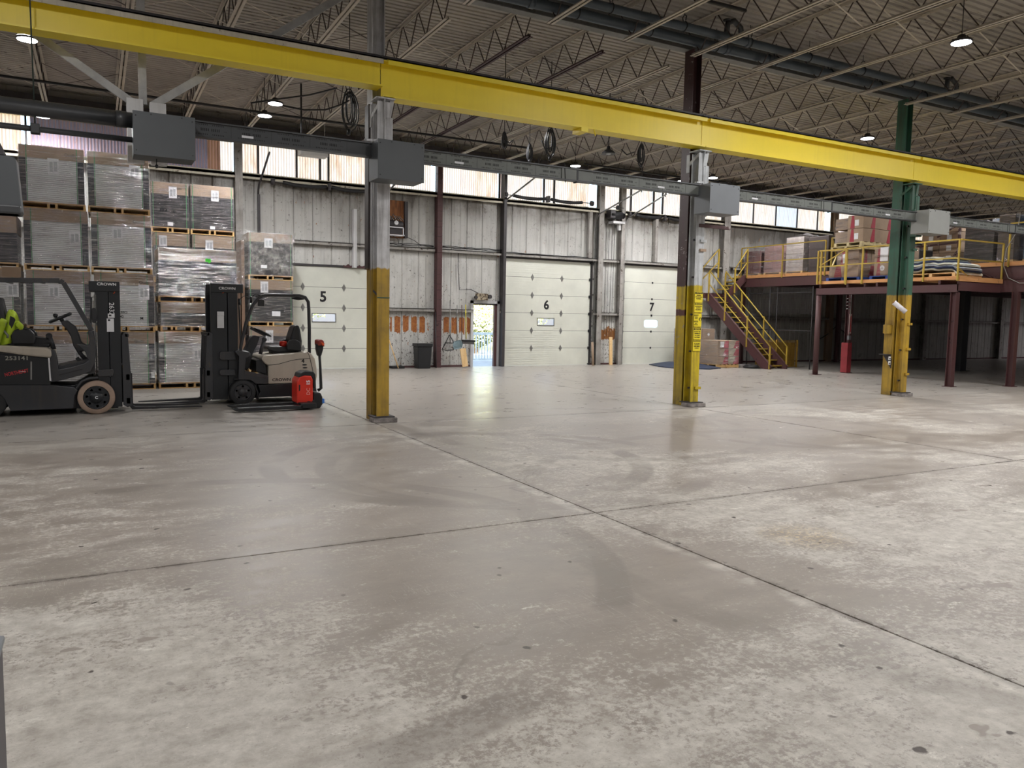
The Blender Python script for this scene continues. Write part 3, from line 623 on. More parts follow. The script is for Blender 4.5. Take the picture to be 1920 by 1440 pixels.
for i,x in enumerate(JX):
    for (y0,mt,mb_,mw,far) in ((11.82,me_t,me_b,me_w,1),(-.65,me_t2,me_b2,me_w2,0)):
        mar=far and abs(x-(.60+1.53*5))<.01 or far and abs(x-(.60+1.53*4))<.01
        if far: lb='pale open-web roof joist between the grey girder and the window wall' if not mar else 'maroon open-web roof joist between the grey girder and the window wall'; gp='roof joists on the window side' if not mar else 'maroon roof joists'
        else: lb='pale open-web roof joist on the camera side of the grey girder'; gp='roof joists on the camera side'
        if -1.5<x<24.5 and not mar:
            lm=[(3.83,'lone white column'),(10.02,'caution sign column'),(16.25,'green column')]; base=[q for q in lm if q[0]<x+.3]
            sd='on the window side' if far else 'on the camera side'
            if base: c0,nm=base[-1]; k=int(round((x-c0+.2)/1.53)); lb=('pale roof joist directly above the %s, %s'%(nm,sd)) if k<=0 else '%s pale roof joist right of the %s, %s'%(('first','second','third','fourth','fifth','sixth')[min(5,k-1)],nm,sd)
            else: k=int(round((3.83-x)/1.53+.4)); lb='%s pale roof joist left of the lone white column, %s'%(('first','second','third','fourth','fifth','sixth')[max(0,min(5,k-1))],sd)
        t=thing('roof_joist',(x,y0,6.47),lb,'roof joist',gp)
        for nm,me in (('top_chord',mt),('bottom_chord',me_bm if mar else mb_),('web_rods',mw)):
            o=bpy.data.objects.new(nm,me); COL.objects.link(o); o.parent=t
# diagonal bridging between neighbouring joists
br=MB().bar((0,0,.02),(1.53,0,.56),.03,.006).bar((0,.03,.56),(1.53,.03,.02),.03,.006).mesh('bridging'); br.materials.append(JOIST)
brd=br.copy(); brd.materials.clear(); brd.materials.append(JWEB)
for i,x in enumerate(JX[:-1]):
    for y,far in ((14.3,1),(17.4,1),(20.4,1),(8.9,0),(5.4,0)):
        if i<4 and not far: continue
        o=bpy.data.objects.new('cross_brace',brd if (i+int(y))%3==0 else br); COL.objects.link(o); o.location=(x,y,6.47)
        o['label']='thin crossed bridging bars between two roof joists'+(' on the window side' if far else ' on the camera side'); o['category']='cross brace'; o['group']='bridging on the window side' if far else 'bridging on the camera side'
# horizontal dark conduits crossing the joists
for y,x0,x1,z,lb in ((19.6,-3,11,6.44,'long thin black conduit crossing under the joists near the window wall'),(9.6,5.0,9.3,6.6,'black sprinkler line crossing the joists above the crane beam'),(20.6,13.5,19.5,6.44,'black conduit under the joists over dock door 7'),(15.2,15,30,6.46,'long black conduit under the joists above the mezzanine boxes')):
    single('conduit_run',MB().tube([(x0,y,z),((x0+x1)/2,y,z-.03),(x1,y,z)],.03,7),BLACK,lb,'conduit')
# ---- the two slate pipes with hangers
def pipe(y,z,r,lab,hx,x0=-6,x1=40):
    t=thing('overhead_pipe',((x0+x1)/2,y,z),lab,'pipe'); part('pipe_run',MB().cyl((x0,y,z),(x1,y,z),r,16),PIPE,t)
    for x in hx:
        pts=[(x,y+(r+.01)*math.cos(a),z+(r+.01)*math.sin(a)) for a in [PI*2*i/16 for i in range(16)]]
        part('hanger_ring',MB().tube(pts,.009,5,closed=True).tube([(x,y-.03,z+r+.02),(x,y-.05,z+r+.09),(x,y,z+r+.13),(x,y+.05,z+r+.09),(x,y+.03,z+r+.02)],.01,5).cyl((x,y,z+r+.12),(x,y,z+r+.24),.006,5),BLACK,t)
    for x in (6.3,10.5,11.6,17.9): part('coupling',MB().cyl((x-.05,y,z),(x+.05,y,z),r+.012,16),PIPE,t)
pipe(11.3,6.70,.085,'lower of the two long slate pipes hung beside the grey girder',[2.6+1.53*k for k in range(0,16)])
pipe(10.75,6.66,.07,'upper of the two long slate pipes, the one nearer the camera',[2.9+1.53*k for k in range(0,16)])
for k,(px,py,Y) in enumerate(((1385,50,10.75),(1790,160,10.75))):
    x,z=onY(px,py,Y); t=thing('valve_assembly',(x,Y,z),['dark pipe elbow and valve on the slate pipe above the caution sign column','dark pipe elbow and valve on the slate pipe right of the green column'][k],'valve')
    part('elbow',MB().tube([(x-.28,Y,6.74),(x-.26,Y,6.9),(x-.12,Y,6.97),(x+.05,Y,6.88),(x+.08,Y,6.72)],.05,8),PIPED,t)
    part('valve_wheel',MB().lathe([(.02,0),(.07,.01),(.07,.03),(.02,.04)],(x-.28,Y,6.93),n=12),BLACK,t)
# ---- hanging charcoal pipes at the far left
m=MB().cyl((-8,11.05,4.01),(.46,11.05,4.01),.095,16); t=thing('hanging_pipe',(-2,11.05,4.01),'thick charcoal pipe running into the first grey junction box','pipe'); part('pipe_run',m,PIPED,t); part('coupling',MB().cyl((.28,11.05,4.01),(.4,11.05,4.01),.102,16),PIPED,t)
x,z=onY(0,226,11.05); x2,z2=onY(245,262,11.05)
t=thing('hanging_pipe',(-2,11.05,3.6),'thin charcoal pipe below the thick one, running into the grey junction box','pipe'); part('pipe_run',MB().cyl((-8,11.05,z2+.0),(.46,11.05,z2),.035,12),PIPED,t)
xc,zc_=onY(66,234,11.05); part('pipe_clamp',MB().box(xc-.05,xc+.05,11.0,11.1,z2-.06,z2+.06),BLACK,t,.01)
single('hanger_rod',MB().cyl((xc,11.02,z2),(xc-.02,11.02,7.0),.009,6),plain('green_black_rod','23302a',.6),'thin dark rod holding up the charcoal pipe in front of the yellow beam','rod')
# ---- hanging post with three struts carrying the first junction box
cx,cz=onY(265,195,11.75)
STRUTM=plain('strut_grey','a9a9a9',.5)
t=thing('strut_hanger',(cx,11.75,3.6),'grey post with three spreading struts above the first junction box','hanger')
part('post',MB().box(cx-.18,cx+.02,11.7,11.8,3.6,cz+.05).box(cx+.1,cx+.3,11.7,11.8,3.6,cz+.03),WHITE,t)
for k,(px,py) in enumerate(((-60,-30),(262,20),(700,-40))):
    e=onY(px,py,11.75); zz=6.68; tt=(zz-cz)/(e[1]-cz); ex=cx+(e[0]-cx)*tt
    part('strut',MB().bar((cx+(-.1,.02,.14)[k],11.75,cz),(ex,11.75,zz),.10,.035,(0,1,0)),STRUTM,t)
# ================================================================ busway and junction boxes
def jbox(x0,x1,lab,mat,zb=3.57,zt=4.085,yb=11.12):
    t=thing('junction_box',((x0+x1)/2,10.9,zb),lab,'electrical box')
    part('enclosure',MB().box(x0,x1,10.72,yb,zb,zt),mat,t,.004); part('cover',MB().box(x0-.004,x1+.004,10.70,10.72,zb-.006,zt+.006),mat,t,.003)
    for x,z in ((x0+.03,zb+.05),(x0+.03,zt-.05),(x1-.03,zb+.05),(x1-.03,zt-.05),(x0+.2,zt-.02),(x1-.15,zt-.02)): part('screw',MB().cyl((x,10.70,z),(x,10.692,z),.008,6),BLACK,t)
    return t
GD=plain('enclosure_dark','4b4e51',.45,0,.03,3)
jb=jbox(.455,1.155,'dark grey junction box hanging above the panel pallets on struts',GD,3.54,4.055)
part('pull_knob',MB().cyl((.72,10.9,3.54),(.72,10.9,3.47),.006,6).lathe([(0,-.03),(.02,-.01),(.02,.01),(0,.03)],(.72,10.9,3.45),n=10),BLACK,jb)
jbox(3.555,4.245,'dark grey junction box on the lone white column',GD,3.56,4.10); jbox(9.71,10.41,'light grey junction box on the caution sign column',GREYP,3.575,4.09); jbox(15.94,16.67,'pale grey junction box on the green column',plain('enclosure_pale','8e8f8b',.45,0,.03,3),3.63,4.13)
def busway(x0,x1,lab,joint=None,y=11.05,DUCT=None):
    DUCT=DUCT or globals()['DUCT']
    t=thing('busway',((x0+x1)/2,y,3.9),lab,'busway'); m=MB().box(x0,x1,y-.035,y+.035,3.915,4.085)
    part('housing',m,DUCT,t); m=MB().box(x0,x1,y-.06,y+.06,4.085,4.105).box(x0,x1,y-.06,y+.06,3.895,3.915); part('flange',m,PIPED,t)
    s=MB(); x=x0+.22
    while x<x1-.2:
        if joint and abs(x-joint)<.3: x+=.52; continue
        for k in range(11):
            if k==5: continue
            s.box(x-.11+k*.022-.005,x-.11+k*.022+.005,y-.0365,y-.0345,3.985,4.02)
        for k in range(16): 
            if k in (7,8): continue
            for z in (3.935,4.055): s.box(x-.17+k*.0225-.004,x-.17+k*.0225+.004,y-.0365,y-.0345,z,z+.016)
        s.box(x+.17,x+.21,y-.0365,y-.0345,3.995,3.998); s.box(x+.26,x+.262,y-.0365,y-.0345,3.92,4.08); x+=.52
    part('vent_slots',s,SLOT,t,kind='stuff')
    if joint: part('joint_cover',MB().box(joint-.17,joint+.12,y-.05,y+.05,3.905,4.095),DUCT,t,.003); part('joint_clamp',MB().box(joint+.12,joint+.15,y-.055,y+.055,3.88,4.12),BLACK,t); part('clamp_rod',MB().cyl((joint-.1,y-.05,3.86),(joint-.12,y-.05,4.16),.008,6),BLACK,t)
    for x in ((x0+.69,) if not joint else (x0+.7,joint+1.9)): part('label_plate',MB().box(x-.075,x+.075,y-.038,y-.0355,3.955,3.985),PAPER,t)
busway(1.155,3.555,'grey slotted busway between the first two junction boxes',DUCT=DUCTD)
busway(4.245,9.71,'grey slotted busway from the lone white column to the caution sign column',6.95)
busway(10.41,15.94,'grey slotted busway from the caution sign column to the green column',13.1)
busway(16.67,24,'grey slotted busway running on past the green column',19.6)
for cx,par,mt in ((3.83,c1,C1),(10.02,c2,C2),(16.25,c3,C3)): part('box_bracket',MB().bar((cx-.35,11.05,4.14),(cx-.02,11.25,4.2),.05,.03).box(cx-.1,cx+.1,11.125,11.27,3.6,4.1),mt,par)
# dark grey equipment enclosure hanging at the far left
Y=10.7; xr,zt=onY(30,293,Y); xb,zb=onY(40,402,Y)
t=thing('hanging_enclosure',(xr-.4,Y,zb),'dark grey round-cornered enclosure hanging at the edge of the frame beside the pallets','enclosure')
part('shell',MB().prism([(xr-.9,zt),(xr-.03,zt),(xr,zt-.04),(xb,zb+.16),(xb+.01,zb+.03),(xb-.02,zb),(xr-.9,zb-.0)],Y,Y+.3,'y'),GD,t,.015)
part('lower_lip',MB().box(xr-.9,xb-.0,Y-.02,Y+.32,zb,zb+.10),PIPED,t,.02)
part('arm',MB().bar((xr-.35,Y+.15,zt),(xr-.12,Y+.15,zt+.03),.2,.03).bar((xr-.13,Y+.15,zt+.02),(xr-.33,Y+.15,zt+.5),.05,.05).bar((xr-.33,Y+.15,zt+.5),(xr-.4,Y+.15,5.0),.05,.05),DARKST,t)
x,y=onZ(9,1190,.9); y-=.5

t=thing('machine_cabinet',(x-.3,y+.1,0),'dark grey cabinet corner at the lower edge of the frame','cabinet')
part('body',MB().box(x-.6,x-.004,y-.02,y+.49,.0,.885),plain('cabinet_dark','4a474d',.5,0,.05),t,.006); part('top',MB().box(x-.62,x,y-.04,y+.5,.885,.9),GREYP,t,.004)
# ================================================================ dock doors
def dock(n,x0,x1,h,ns,hx,num,nx,nz,win,round_=False,dots=False):
    f=MB().box(x0-.06,x0,22.93,23.05,0,h+.05).box(x1,x1+.06,22.93,23.05,0,h+.05).box(x0-.06,x1+.06,22.93,23.05,h,h+.06)
    d=struct('door_%d'%n,f,DARKST); dh=h/ns
    wx0,wx1,wz0,wz1=win
    for k in range(ns):
        z0=k*dh+(.003 if k==0 else .005); z1=(k+1)*dh-.005; m=MB(); y=22.97
        def panel(a,b,c,e):
            m.box(a,b,y,y+.045,c,e); q=c+.06
            while q<e-.03: m.box(a,b,y-.006,y,q,q+.055); q+=.076
        if wz0>=z0 and wz1<=z1:
            panel(x0+.01,wx0,z0,z1); panel(wx1,x1-.01,z0,z1); m.box(wx0,wx1,y,y+.045,z0,wz0); m.box(wx0,wx1,y,y+.045,wz1,z1)
            if round_:
                r=.09; nn=5
                for sx,sz,a0 in ((wx0,wz0,180),(wx1,wz0,270),(wx1,wz1,0),(wx0,wz1,90)):
                    cx=sx+r if sx==wx0 else sx-r; cz=sz+r if sz==wz0 else sz-r
                    m.prism([(sx,sz)]+[(cx+r*math.cos(math.radians(a0+90*i/nn)),cz+r*math.sin(math.radians(a0+90*i/nn))) for i in range(nn+1)],y,y+.045,'y')
        else: panel(x0+.01,x1-.01,z0,z1)
        if k: part('seam_shade_strip',MB().box(x0+.01,x1-.01,y+.008,y+.04,z0-.025,z0),DARKST,d)  # dark strip paints shade into the gap between door sections
        part('door_section',m,DWHITE,d)
    if not round_:
        part('window_frame',MB().box(wx0-.02,wx1+.02,22.955,22.972,wz1,wz1+.025).box(wx0-.02,wx1+.02,22.955,22.972,wz0-.025,wz0).box(wx0-.025,wx0,22.955,22.972,wz0-.025,wz1+.025).box(wx1,wx1+.025,22.955,22.972,wz0-.025,wz1+.025),DSTEEL,d)
    part('window_pane',MB().box(wx0,wx1,22.99,22.995,wz0,wz1),PANE,d)
    for k in range(1,ns):
        for x in hx:
            z=k*dh
            if dots: part('hinge',MB().box(x-.03,x+.03,22.955,22.972,z-.035,z+.035),BLACK,d)
            else: part('hinge',MB().prism([(x,z-.12),(x+.05,z-.02),(x+.05,z+.02),(x,z+.12),(x-.05,z+.02),(x-.05,z-.02)],22.958,22.97,'y').box(x-.05,x+.05,22.945,22.96,z-.02,z+.02),DSTEEL,d)
    for k in range(0,ns+1):
        for x in (x0+.02,x1-.02): part('roller_bracket',MB().box(x-.035,x+.035,22.93,22.97,max(.02,k*dh-.05),k*dh+.05),BLACK,d)
    text(num,.42,(nx,22.962,nz),INK,d,bold=.03,name='door_number')
    return d
gp=NT('window_acrylic'); gt=gp.N('BsdfTransparent'); gg=gp.N('BsdfGlossy'); gm=gp.N('MixShader'); gm.inputs[0].default_value=.06; gp.put(gt.inputs[0],srgb('f0f0ff')); gg.inputs['Roughness'].default_value=.1
gp.l.new(gt.outputs[0],gm.inputs[1]); gp.l.new(gg.outputs[0],gm.inputs[2]); gp.l.new(gm.outputs[0],gp.out.inputs[0]); PANE=gp.m
fz=NT('frosted_pane'); ft=fz.N('BsdfTranslucent'); fz.put(ft.inputs[0],srgb('ffffff')); fz.l.new(ft.outputs[0],fz.out.inputs[0]); FROST=fz.m
dock(1,4.23,7.71,3.03,5,(5.35,6.575),'5',5.95,2.13,(5.63,6.31,1.41,1.63))
part_=dock(3,11.96,15.44,3.6,6,(13.08,14.25),'6',13.65,2.07,(13.32,13.96,1.39,1.61))
d7=dock(4,16.85,19.55,3.6,6,(18.2,),'7',18.2,2.10,(17.87,18.52,1.35,1.64),True,True)
for c in d7.children:
    if c.name.startswith('window_pane'): c.data.materials[0]=FROST
# torn strip above door 5 and head trims
tp=[(6.55,3.03)]; x=6.55
while x<7.7: tp.append((x,3.06+R_.random()*.12)); x+=.07
tp.append((7.7,3.03)); single('torn_flashing',MB().prism(tp,22.90,22.94,'y'),MAROON,'ragged rusty flashing torn open along the top of dock door 5','flashing')
# person doorway
f=MB().box(10.76,10.85,22.88,23.1,0,2.16).box(11.72,11.80,22.88,23.1,0,2.16).box(10.76,11.80,22.88,23.1,2.07,2.16)
d2=struct('door_2',f,WHITE); part('door_stop',MB().box(11.62,11.72,22.9,23.0,0,2.05),MAROON,d2); part('weather_strip',MB().box(10.85,11.72,22.9,22.95,2.02,2.07),DARKST,d2)
d2['label']='open doorway to the sunlit yard'
# door tracks: vertical guides that bend into sloping horizontals
def track(x,ztop,lab,out=1.6,rise=.35,mat=DSTEEL,y=22.86):
    t=thing('door_track',(x,y,0),lab,'door track')
    part('guide',MB().box(x-.025,x+.025,y-.03,y+.03,0,ztop).box(x+.03,x+.05,y-.02,y+.06,0,ztop),mat,t)
    pts=[(x,y,ztop)]+[(x,y-.32*(1-math.cos(a)),ztop+.32*math.sin(a)) for a in (.4,.8,1.2,1.57)]+[(x,y-.32-out,ztop+.32+rise)]
    part('overhead_guide',MB().tube(pts,.028,6),mat,t)
    ex=pts[-1]; part('hanger_angle',MB().bar((ex[0],ex[1]+.1,ex[2]-.1),(ex[0]+.0,ex[1]+.1,6.5),.04,.01),DARKST,t)
    for k in range(7): part('bracket',MB().box(x-.05,x+.06,y-.02,y+.07,.25+k*.55,.31+k*.55),DSTEEL,t)
    return t
track(4.10,4.95,'zinc overhead door track left of dock door 5, bending out under the windows',1.3,.55,DARKST)
track(7.85,5.05,'zinc overhead door track hidden beside the lone white column',1.6,.4)
track(11.93,5.2,'zinc overhead door track between the doorway and dock door 6',1.9,.45)
track(15.56,5.0,'zinc overhead door track right of dock door 6',2.3,.5)
track(16.78,4.95,'zinc overhead door track left of dock door 7',2.0,.55)
track(19.65,4.95,'overhead door track right of dock door 7, behind the caution sign column',2.0,.5)
# torsion springs on shafts
def spring(xa,xb,xc,xd,z,lab,end):
    t=thing('torsion_spring_shaft',((xa+xd)/2,22.72,z),lab,'door spring'); y=22.72
    part('shaft',MB().cyl((xa-.3,y,z),(xd+end,y,z),.014,8),DSTEEL,t)
    for a,b in ((xa,xb),(xc,xd)):
        pts=[(a+(b-a)*i/8,y,z-.05*math.sin(PI*i/8)) for i in range(9)]
        part('spring',MB().tube(pts,.052,10),BLACK,t)
    part('centre_bearing',MB().box((xb+xc)/2-.04,(xb+xc)/2+.04,y-.05,y+.12,z-.1,z+.1),DARKST,t)
    for x in (xa-.28,xd+end-.05): part('cable_drum',MB().cyl((x-.05,y,z),(x+.05,y,z),.09,12),DARKST,t)
    return t
spring(4.75,6.0,6.15,7.35,5.32,'black torsion springs over the low dock door by the pallets',.3)
spring(12.15,13.4,13.6,14.85,5.62,'thin-shafted black springs crossing the windows over the middle dock door',.45)
spring(17.15,18.3,18.65,19.6,5.38,'black torsion springs beside the door motor',.1)
x=16.2; z=5.28
t=thing('door_operator',(x,22.6,z-.2),'black door motor on a bracket between dock doors 6 and 7','door motor')
part('motor',MB().cyl((x-.25,22.62,z),(x+.25,22.62,z),.13,14),BLACK,t); part('gearbox',MB().box(x-.3,x-.08,22.5,22.78,z-.12,z+.16),DARKST,t,.02); part('bracket',MB().box(x-.1,x+.4,22.6,22.9,z-.28,z-.2).box(x+.2,x+.3,22.7,22.8,z-.5,z-.28),WHITE,t)
part('pulley',MB().cyl((x-.2,22.48,z+.25),(x+.25,22.48,z+.25),.012,8).cyl((x-.05,22.48,z+.25),(x+.0,22.48,z+.25),.08,12),BLACK,t)
part('sprocket',MB().cyl((x+.33,22.62,z),(x+.36,22.62,z),.1,12),DARKST,t)
m=MB()
for dx in (-.35,-.24,-.12,.02,.12): m.tube([(x+dx,22.84,5.0),(x+dx+.01,22.84,3.8),(x+dx*.9,22.84,.9+abs(dx))],.007,5)
single('pull_chains',m,DARKST,'thin chains and cords hanging between dock doors 6 and 7','chain')
# ================================================================ wall columns
wl_=[(-2.6,.2,'hidden grey wall column behind the panel pallets',SOOTW),(3.56,.2,'grey steel wall column left of the dock door 5 track',SOOTW),(9.56,.17,'maroon block-pattern wall column between the bin and the push brooms',None),(15.68,.2,'grey wall column right of dock door 6',SOOTW),(16.62,.16,'slim grey wall post just left of dock door 7',SOOTW),(21.55,.3,'pale grey wall column behind the top of the yellow stairs',SOOTW),(27.65,.25,'brown-grey wall column behind the tall mezzanine cartons',KRAFTD),(34.1,.25,'dim wall column far along the mezzanine',SOOTW),(40.2,.25,'dim wall column at the far corner of the mezzanine',SOOTW)]
for x,w,lb,mt in wl_:
    if mt is None:
        t=thing('wall_column',(x,22.85,0),lb,'column',kind='thing'); m=MB(); z=0
        part('core',MB().box(x-w/2+.01,x+w/2-.01,22.73,22.93,0,6.5),DARKST,t); k=0
        while z<6.3:
            h=.30 if k%2 else .19; part('block',MB().box(x-w/2,x+w/2,22.70,22.93,z+.003,min(z+h-.003,6.45)),MAROON,t,.003); z+=h; k+=1
    else:
        single('wall_column',MB().prism(hsec(x-w/2,x+w/2,22.7,22.93),0,6.5,'z'),mt,lb,'column')
single('door_jamb_post',MB().box(11.80,11.90,22.66,22.92,0,6.4),DARKST,'black steel post between the doorway and dock door 6','post')
single('bracing_post',MB().box(18.08,18.2,22.72,22.9,3.75,5.4),SOOTW,'short white post right of the door motor','post'); single('bracing_post',MB().box(6.8,6.9,22.72,22.9,3.03,4.75),WHITE,'short white post above the torn flashing','post')
single('corner_angle',MB().box(15.22,15.36,22.8,22.92,3.75,5.4),SOOTW,'narrow white upright above the corner of dock door 6','post')
# ================================================================ things along the wall
x0,z0=onY(728,444,22.75); x1,z1=onY(764,378,22.75)
t=thing('blower_unit',((x0+x1)/2-.1,22.7,z0),'grimy motorised blower in a plywood-backed wall opening','blower')
part('plywood_back',MB().box(x0-.35,x1,22.86,22.94,z0,z1+.02),PLYW,t); part('side_shadow_frame',MB().box(x1-.08,x1+.02,22.75,22.9,z0,z1),DARKST,t)
part('motor',MB().cyl((x0-.3,22.7,4.42),(x0+.42,22.7,4.36),.13,14),DARKST,t)
part('bearing',MB().lathe([(.03,-.02),(.03,-.05),(.065,-.05),(.065,.0)],(x0+.18,22.57,4.42),'y',16),PAPER,t)
m=MB()
for k in range(9): m.tube([(x0-.25+k*.07,22.75,4.52),(x0-.23+k*.07,22.66,4.62+R_.random()*.08),(x0-.2+k*.08,22.6,4.5)],.012,5)
part('wires',m,DSTEEL,t); part('tray',MB().box(x0-.35,x0+.45,22.55,22.85,4.04,4.07).box(x0+.4,x0+.43,22.55,22.57,4.05,4.3).box(x0-.1,x0+.43,22.55,22.57,4.27,4.3),PAPER,t); part('screen',MB().box(x0-.02,x0+.4,22.62,22.64,4.09,4.26),DARKST,t)
x,y=8.93,22.5
t=thing('rubbish_bin',(x,y,0),'black wheelless bin beside the maroon block column','bin')
part('body',MB().lathe([(.2,0),(.26,.66)],(x,y,0),n=4,smooth=False),BLK,t) if False else part('body',MB().add([(x+sx*w,y+sy*w*.9,z) for z,w in ((0,.2),(.68,.235)) for sx,sy in ((-1,-1),(1,-1),(1,1),(-1,1))],[(3,2,1,0),(0,1,5,4),(1,2,6,5),(2,3,7,6),(3,0,4,7),(4,5,6,7)]),BLK,t,.02)
part('rim',MB().box(x-.255,x+.255,y-.23,y+.23,.68,.78),BLK,t,.015)
# long-handled tools leaning on the wall
def atw(px,py,Y=22.7): a=onY(px,py,Y); return Vector((a[0],Y,a[1]))
hp=[(844,563,844,645),(857,572,857,642),(866,572,866,640),(873,571,873,635)]
t=thing('rake',atw(844,640),'black fan rake hanging head down with a thin pole','rake'); part('pole',MB().cyl(atw(844,563),atw(844,645),.012,6),DSTEEL,t)
a=[atw(*p) for p in ((843,628),(829,655),(836,657),(850,656),(854,648),(843,628))]; part('head_frame',MB().tube(a,.016,6),BLK,t); part('cross_bar',MB().tube([atw(834,643),atw(850,643)],.014,6),BLK,t)
m=MB()
for k in range(9): m.cyl(atw(834+k*2,643),atw(830+k*2.6,656),.004,4)
part('tines',m,BLK,t,kind='stuff')
t=thing('shovel',atw(857,640),'grey-blue scoop shovel hanging blade down between two poles','shovel'); part('pole',MB().cyl(atw(857,572),atw(857,640),.013,6),DSTEEL,t)
part('blade',MB().add([atw(px,py,Y_) for px,py,Y_ in ((851,640,22.66),(864,637,22.66),(868,645,22.6),(866,652,22.6),(852,656,22.6),(849,648,22.6),(857,646,22.68))],[(0,6,5),(0,1,6),(1,2,6),(2,3,6),(3,4,6),(4,5,6)]).add([atw(px,py,Y_) for px,py,Y_ in ((851,640,22.68),(864,637,22.68),(868,645,22.62),(866,652,22.62),(852,656,22.62),(849,648,22.62))],[(0,1,2,3,4,5)]),plain('blue_grey_steel','6a7f85',.5),t)
t=thing('push_broom',atw(880,640),'black push broom hung head up beside the doorway, with dark pole','broom'); part('pole',MB().cyl(atw(866,572),atw(866,640),.013,6),MAROON,t); part('head',MB().bar(atw(867,639,22.62),atw(890,640,22.62),.09,.07),BLK,t,.01); part('bristles',MB().bar(atw(867,643,22.62),atw(889,644,22.62),.06,.06),INKG,t)
single('broom_handle',MB().cyl(atw(873,571),atw(874,636),.015,7),plain('yellow_handle','d9c832',.5),'bright yellow broom handle leaning beside the doorway','handle')
q=[atw(864,655,22.5),atw(871,652,22.5),atw(876,687,22.45),atw(869,688,22.45)]
single('timber_board',MB().bar((q[0]+q[1])/2,(q[2]+q[3])/2,.2,.03,(0,1,0)),PINE,'short pale pine board leaning under the push broom','board')
single('timber_board',MB().bar(atw(1145,632,22.55),Vector((atw(1145,686,22.5).x,22.5,.0))+Vector((0,0,.01)),.13,.04,(0,1,0)),PINE,'long pale pine board standing between dock doors 6 and 7','board')
single('cardboard_tube',MB().cyl((atw(1112,684,22.5).x,22.5,0.0),(atw(1112,645,22.55).x,22.6,.82),.045,10),KRAFT,'thin brown cardboard tube standing against the right edge of dock door 6','tube')
single('wooden_pole',MB().cyl(atw(726,627,22.6),Vector((atw(747,689,22.4).x,22.4,.02)),.018,7),PINE,'pale wooden pole leaning against the wall next to the lone column','pole')
single('wooden_pole',MB().cyl((9.42,22.55,.0),(9.46,22.75,1.75),.015,7),DARKST,'dark thin pole leaning in the corner by the maroon block column','pole')
single('floor_tray',MB().box(7.95,8.35,22.5,22.8,0,.08),BLK,'low black tray on the floor behind the leaning pale pole','tray',bev=.01)
x,z=onY(905,556,22.7); t=thing('emergency_light',(x,22.75,z-.12),'dirty twin-head emergency light above the open doorway','emergency light')
part('case',MB().box(x-.2,x+.2,22.7,22.85,z-.12,z+.1),chipped('grimy_cream','b5a88f','4a3a2c',.5,14,.6,.6),t,.01); part('head',MB().cyl((x+.26,22.76,z),(x+.26,22.66,z),.065,12),DARKST,t); part('head',MB().cyl((x-.24,22.76,z-.03),(x-.24,22.66,z-.03),.05,12),DARKST,t)
part('cable',MB().tube([(x-.1,22.8,z+.1),(x-.35,22.85,z+.22),(x-.75,22.88,z+.2),(x-.8,22.88,z+.9),(x-.8,22.88,3.7)],.012,5),DARKST,t)
m=MB()
for a,bb,zz in ((9.7,11.8,3.78),(11.95,15.4,3.72),(7.9,9.4,3.78)):
    for k in range(3): m.tube([(a+(bb-a)*i/9,22.83-.01*k,zz+.02*k+.035*R_.random()) for i in range(10)],.010,5)
single('cable_bundle',m,BLACK,'loose black cables lying along the wall ledge beside the doors','cable')
single('cable_loop',MB().tube([(7.85,22.8,3.8),(7.9,22.75,3.98),(8.05,22.72,4.03),(8.2,22.75,3.95),(8.25,22.8,3.8)],.01,5).tube([(8.5,22.85,4.05),(8.75,22.8,3.95),(9.0,22.82,3.8)],.01,5),DARKST,'thin looped wires under the blower unit','wire')
# coiled black leads hanging from joists
def coil(px,py,Y,lab,r=.22,feed=None):
    x,z=onY(px,py,Y); t=thing('cable_coil',(x,Y,z),lab,'cable coil')
    m=MB()
    for k in range(6):
        rr=r*(.85+.12*((k*3)%4)); pts=[(x+.012*k-.03+rr*(.20+.12*(k%3))*math.cos(a),Y+.02*k,z+rr*1.0*math.sin(a)-.03*(k%3)) for a in [2*PI*i/14 for i in range(14)]]; m.tube(pts,.012,5,closed=True)
    part('coil',m,BLACK,t); part('cord',MB().cyl((x,Y+.05,z+r*.6),(x,Y+.05,7.07),.008,5),BLACK,t)
    part('plug',MB().cyl((x-.02,Y,z-r*1.4),(x-.04,Y,z-r*1.75),.03,8),BLACK,t)
    if feed:
        for fpts in feed:
            P=[Vector((onY(a,b,Y)[0],Y,onY(a,b,Y)[1])) for a,b in fpts]; part('lead',MB().tube(P,.014,6),BLACK,t)
    return t
coil(657,200,13.6,'large black cable coil hanging left of the lone white column',.28,[[(470,193),(520,186),(580,178),(632,165)],[(530,198),(570,206),(610,206),(640,196),(655,188)]])
coil(1034,262,14.5,'black cable coil hanging under the crane beam above dock door 6',.25,[[(1015,262),(1022,280),(1036,276)]])
coil(995,282,16.5,'small tangle of black wire under the joists above dock door 6',.16)
coil(1205,286,15.2,'loose black wire tangle left of the caution sign column under the roof',.2,[[(1165,280),(1175,290),(1190,285)]])
coil(948,258,14.2,'single black wire loop hanging from a maroon joist',.12,[[(945,250),(946,262),(955,268),(962,262)]])
x,z=onY(1141,284,15.5); t=thing('dome_lamp',(x,15.5,z),'unlit black dome lamp hanging above dock door 6','ceiling lamp')
part('shade',MB().lathe([(.17,-.06),(.13,0),(.05,.05),(.04,.12)],(x,15.5,z),n=18),BLACK,t); part('bulb',MB().lathe([(0,-.07),(.06,-.06),(.06,0)],(x,15.5,z),n=12),PAPER,t); part('stem',MB().cyl((x,15.5,z+.1),(x,15.5,7.05),.012,6),BLACK,t)
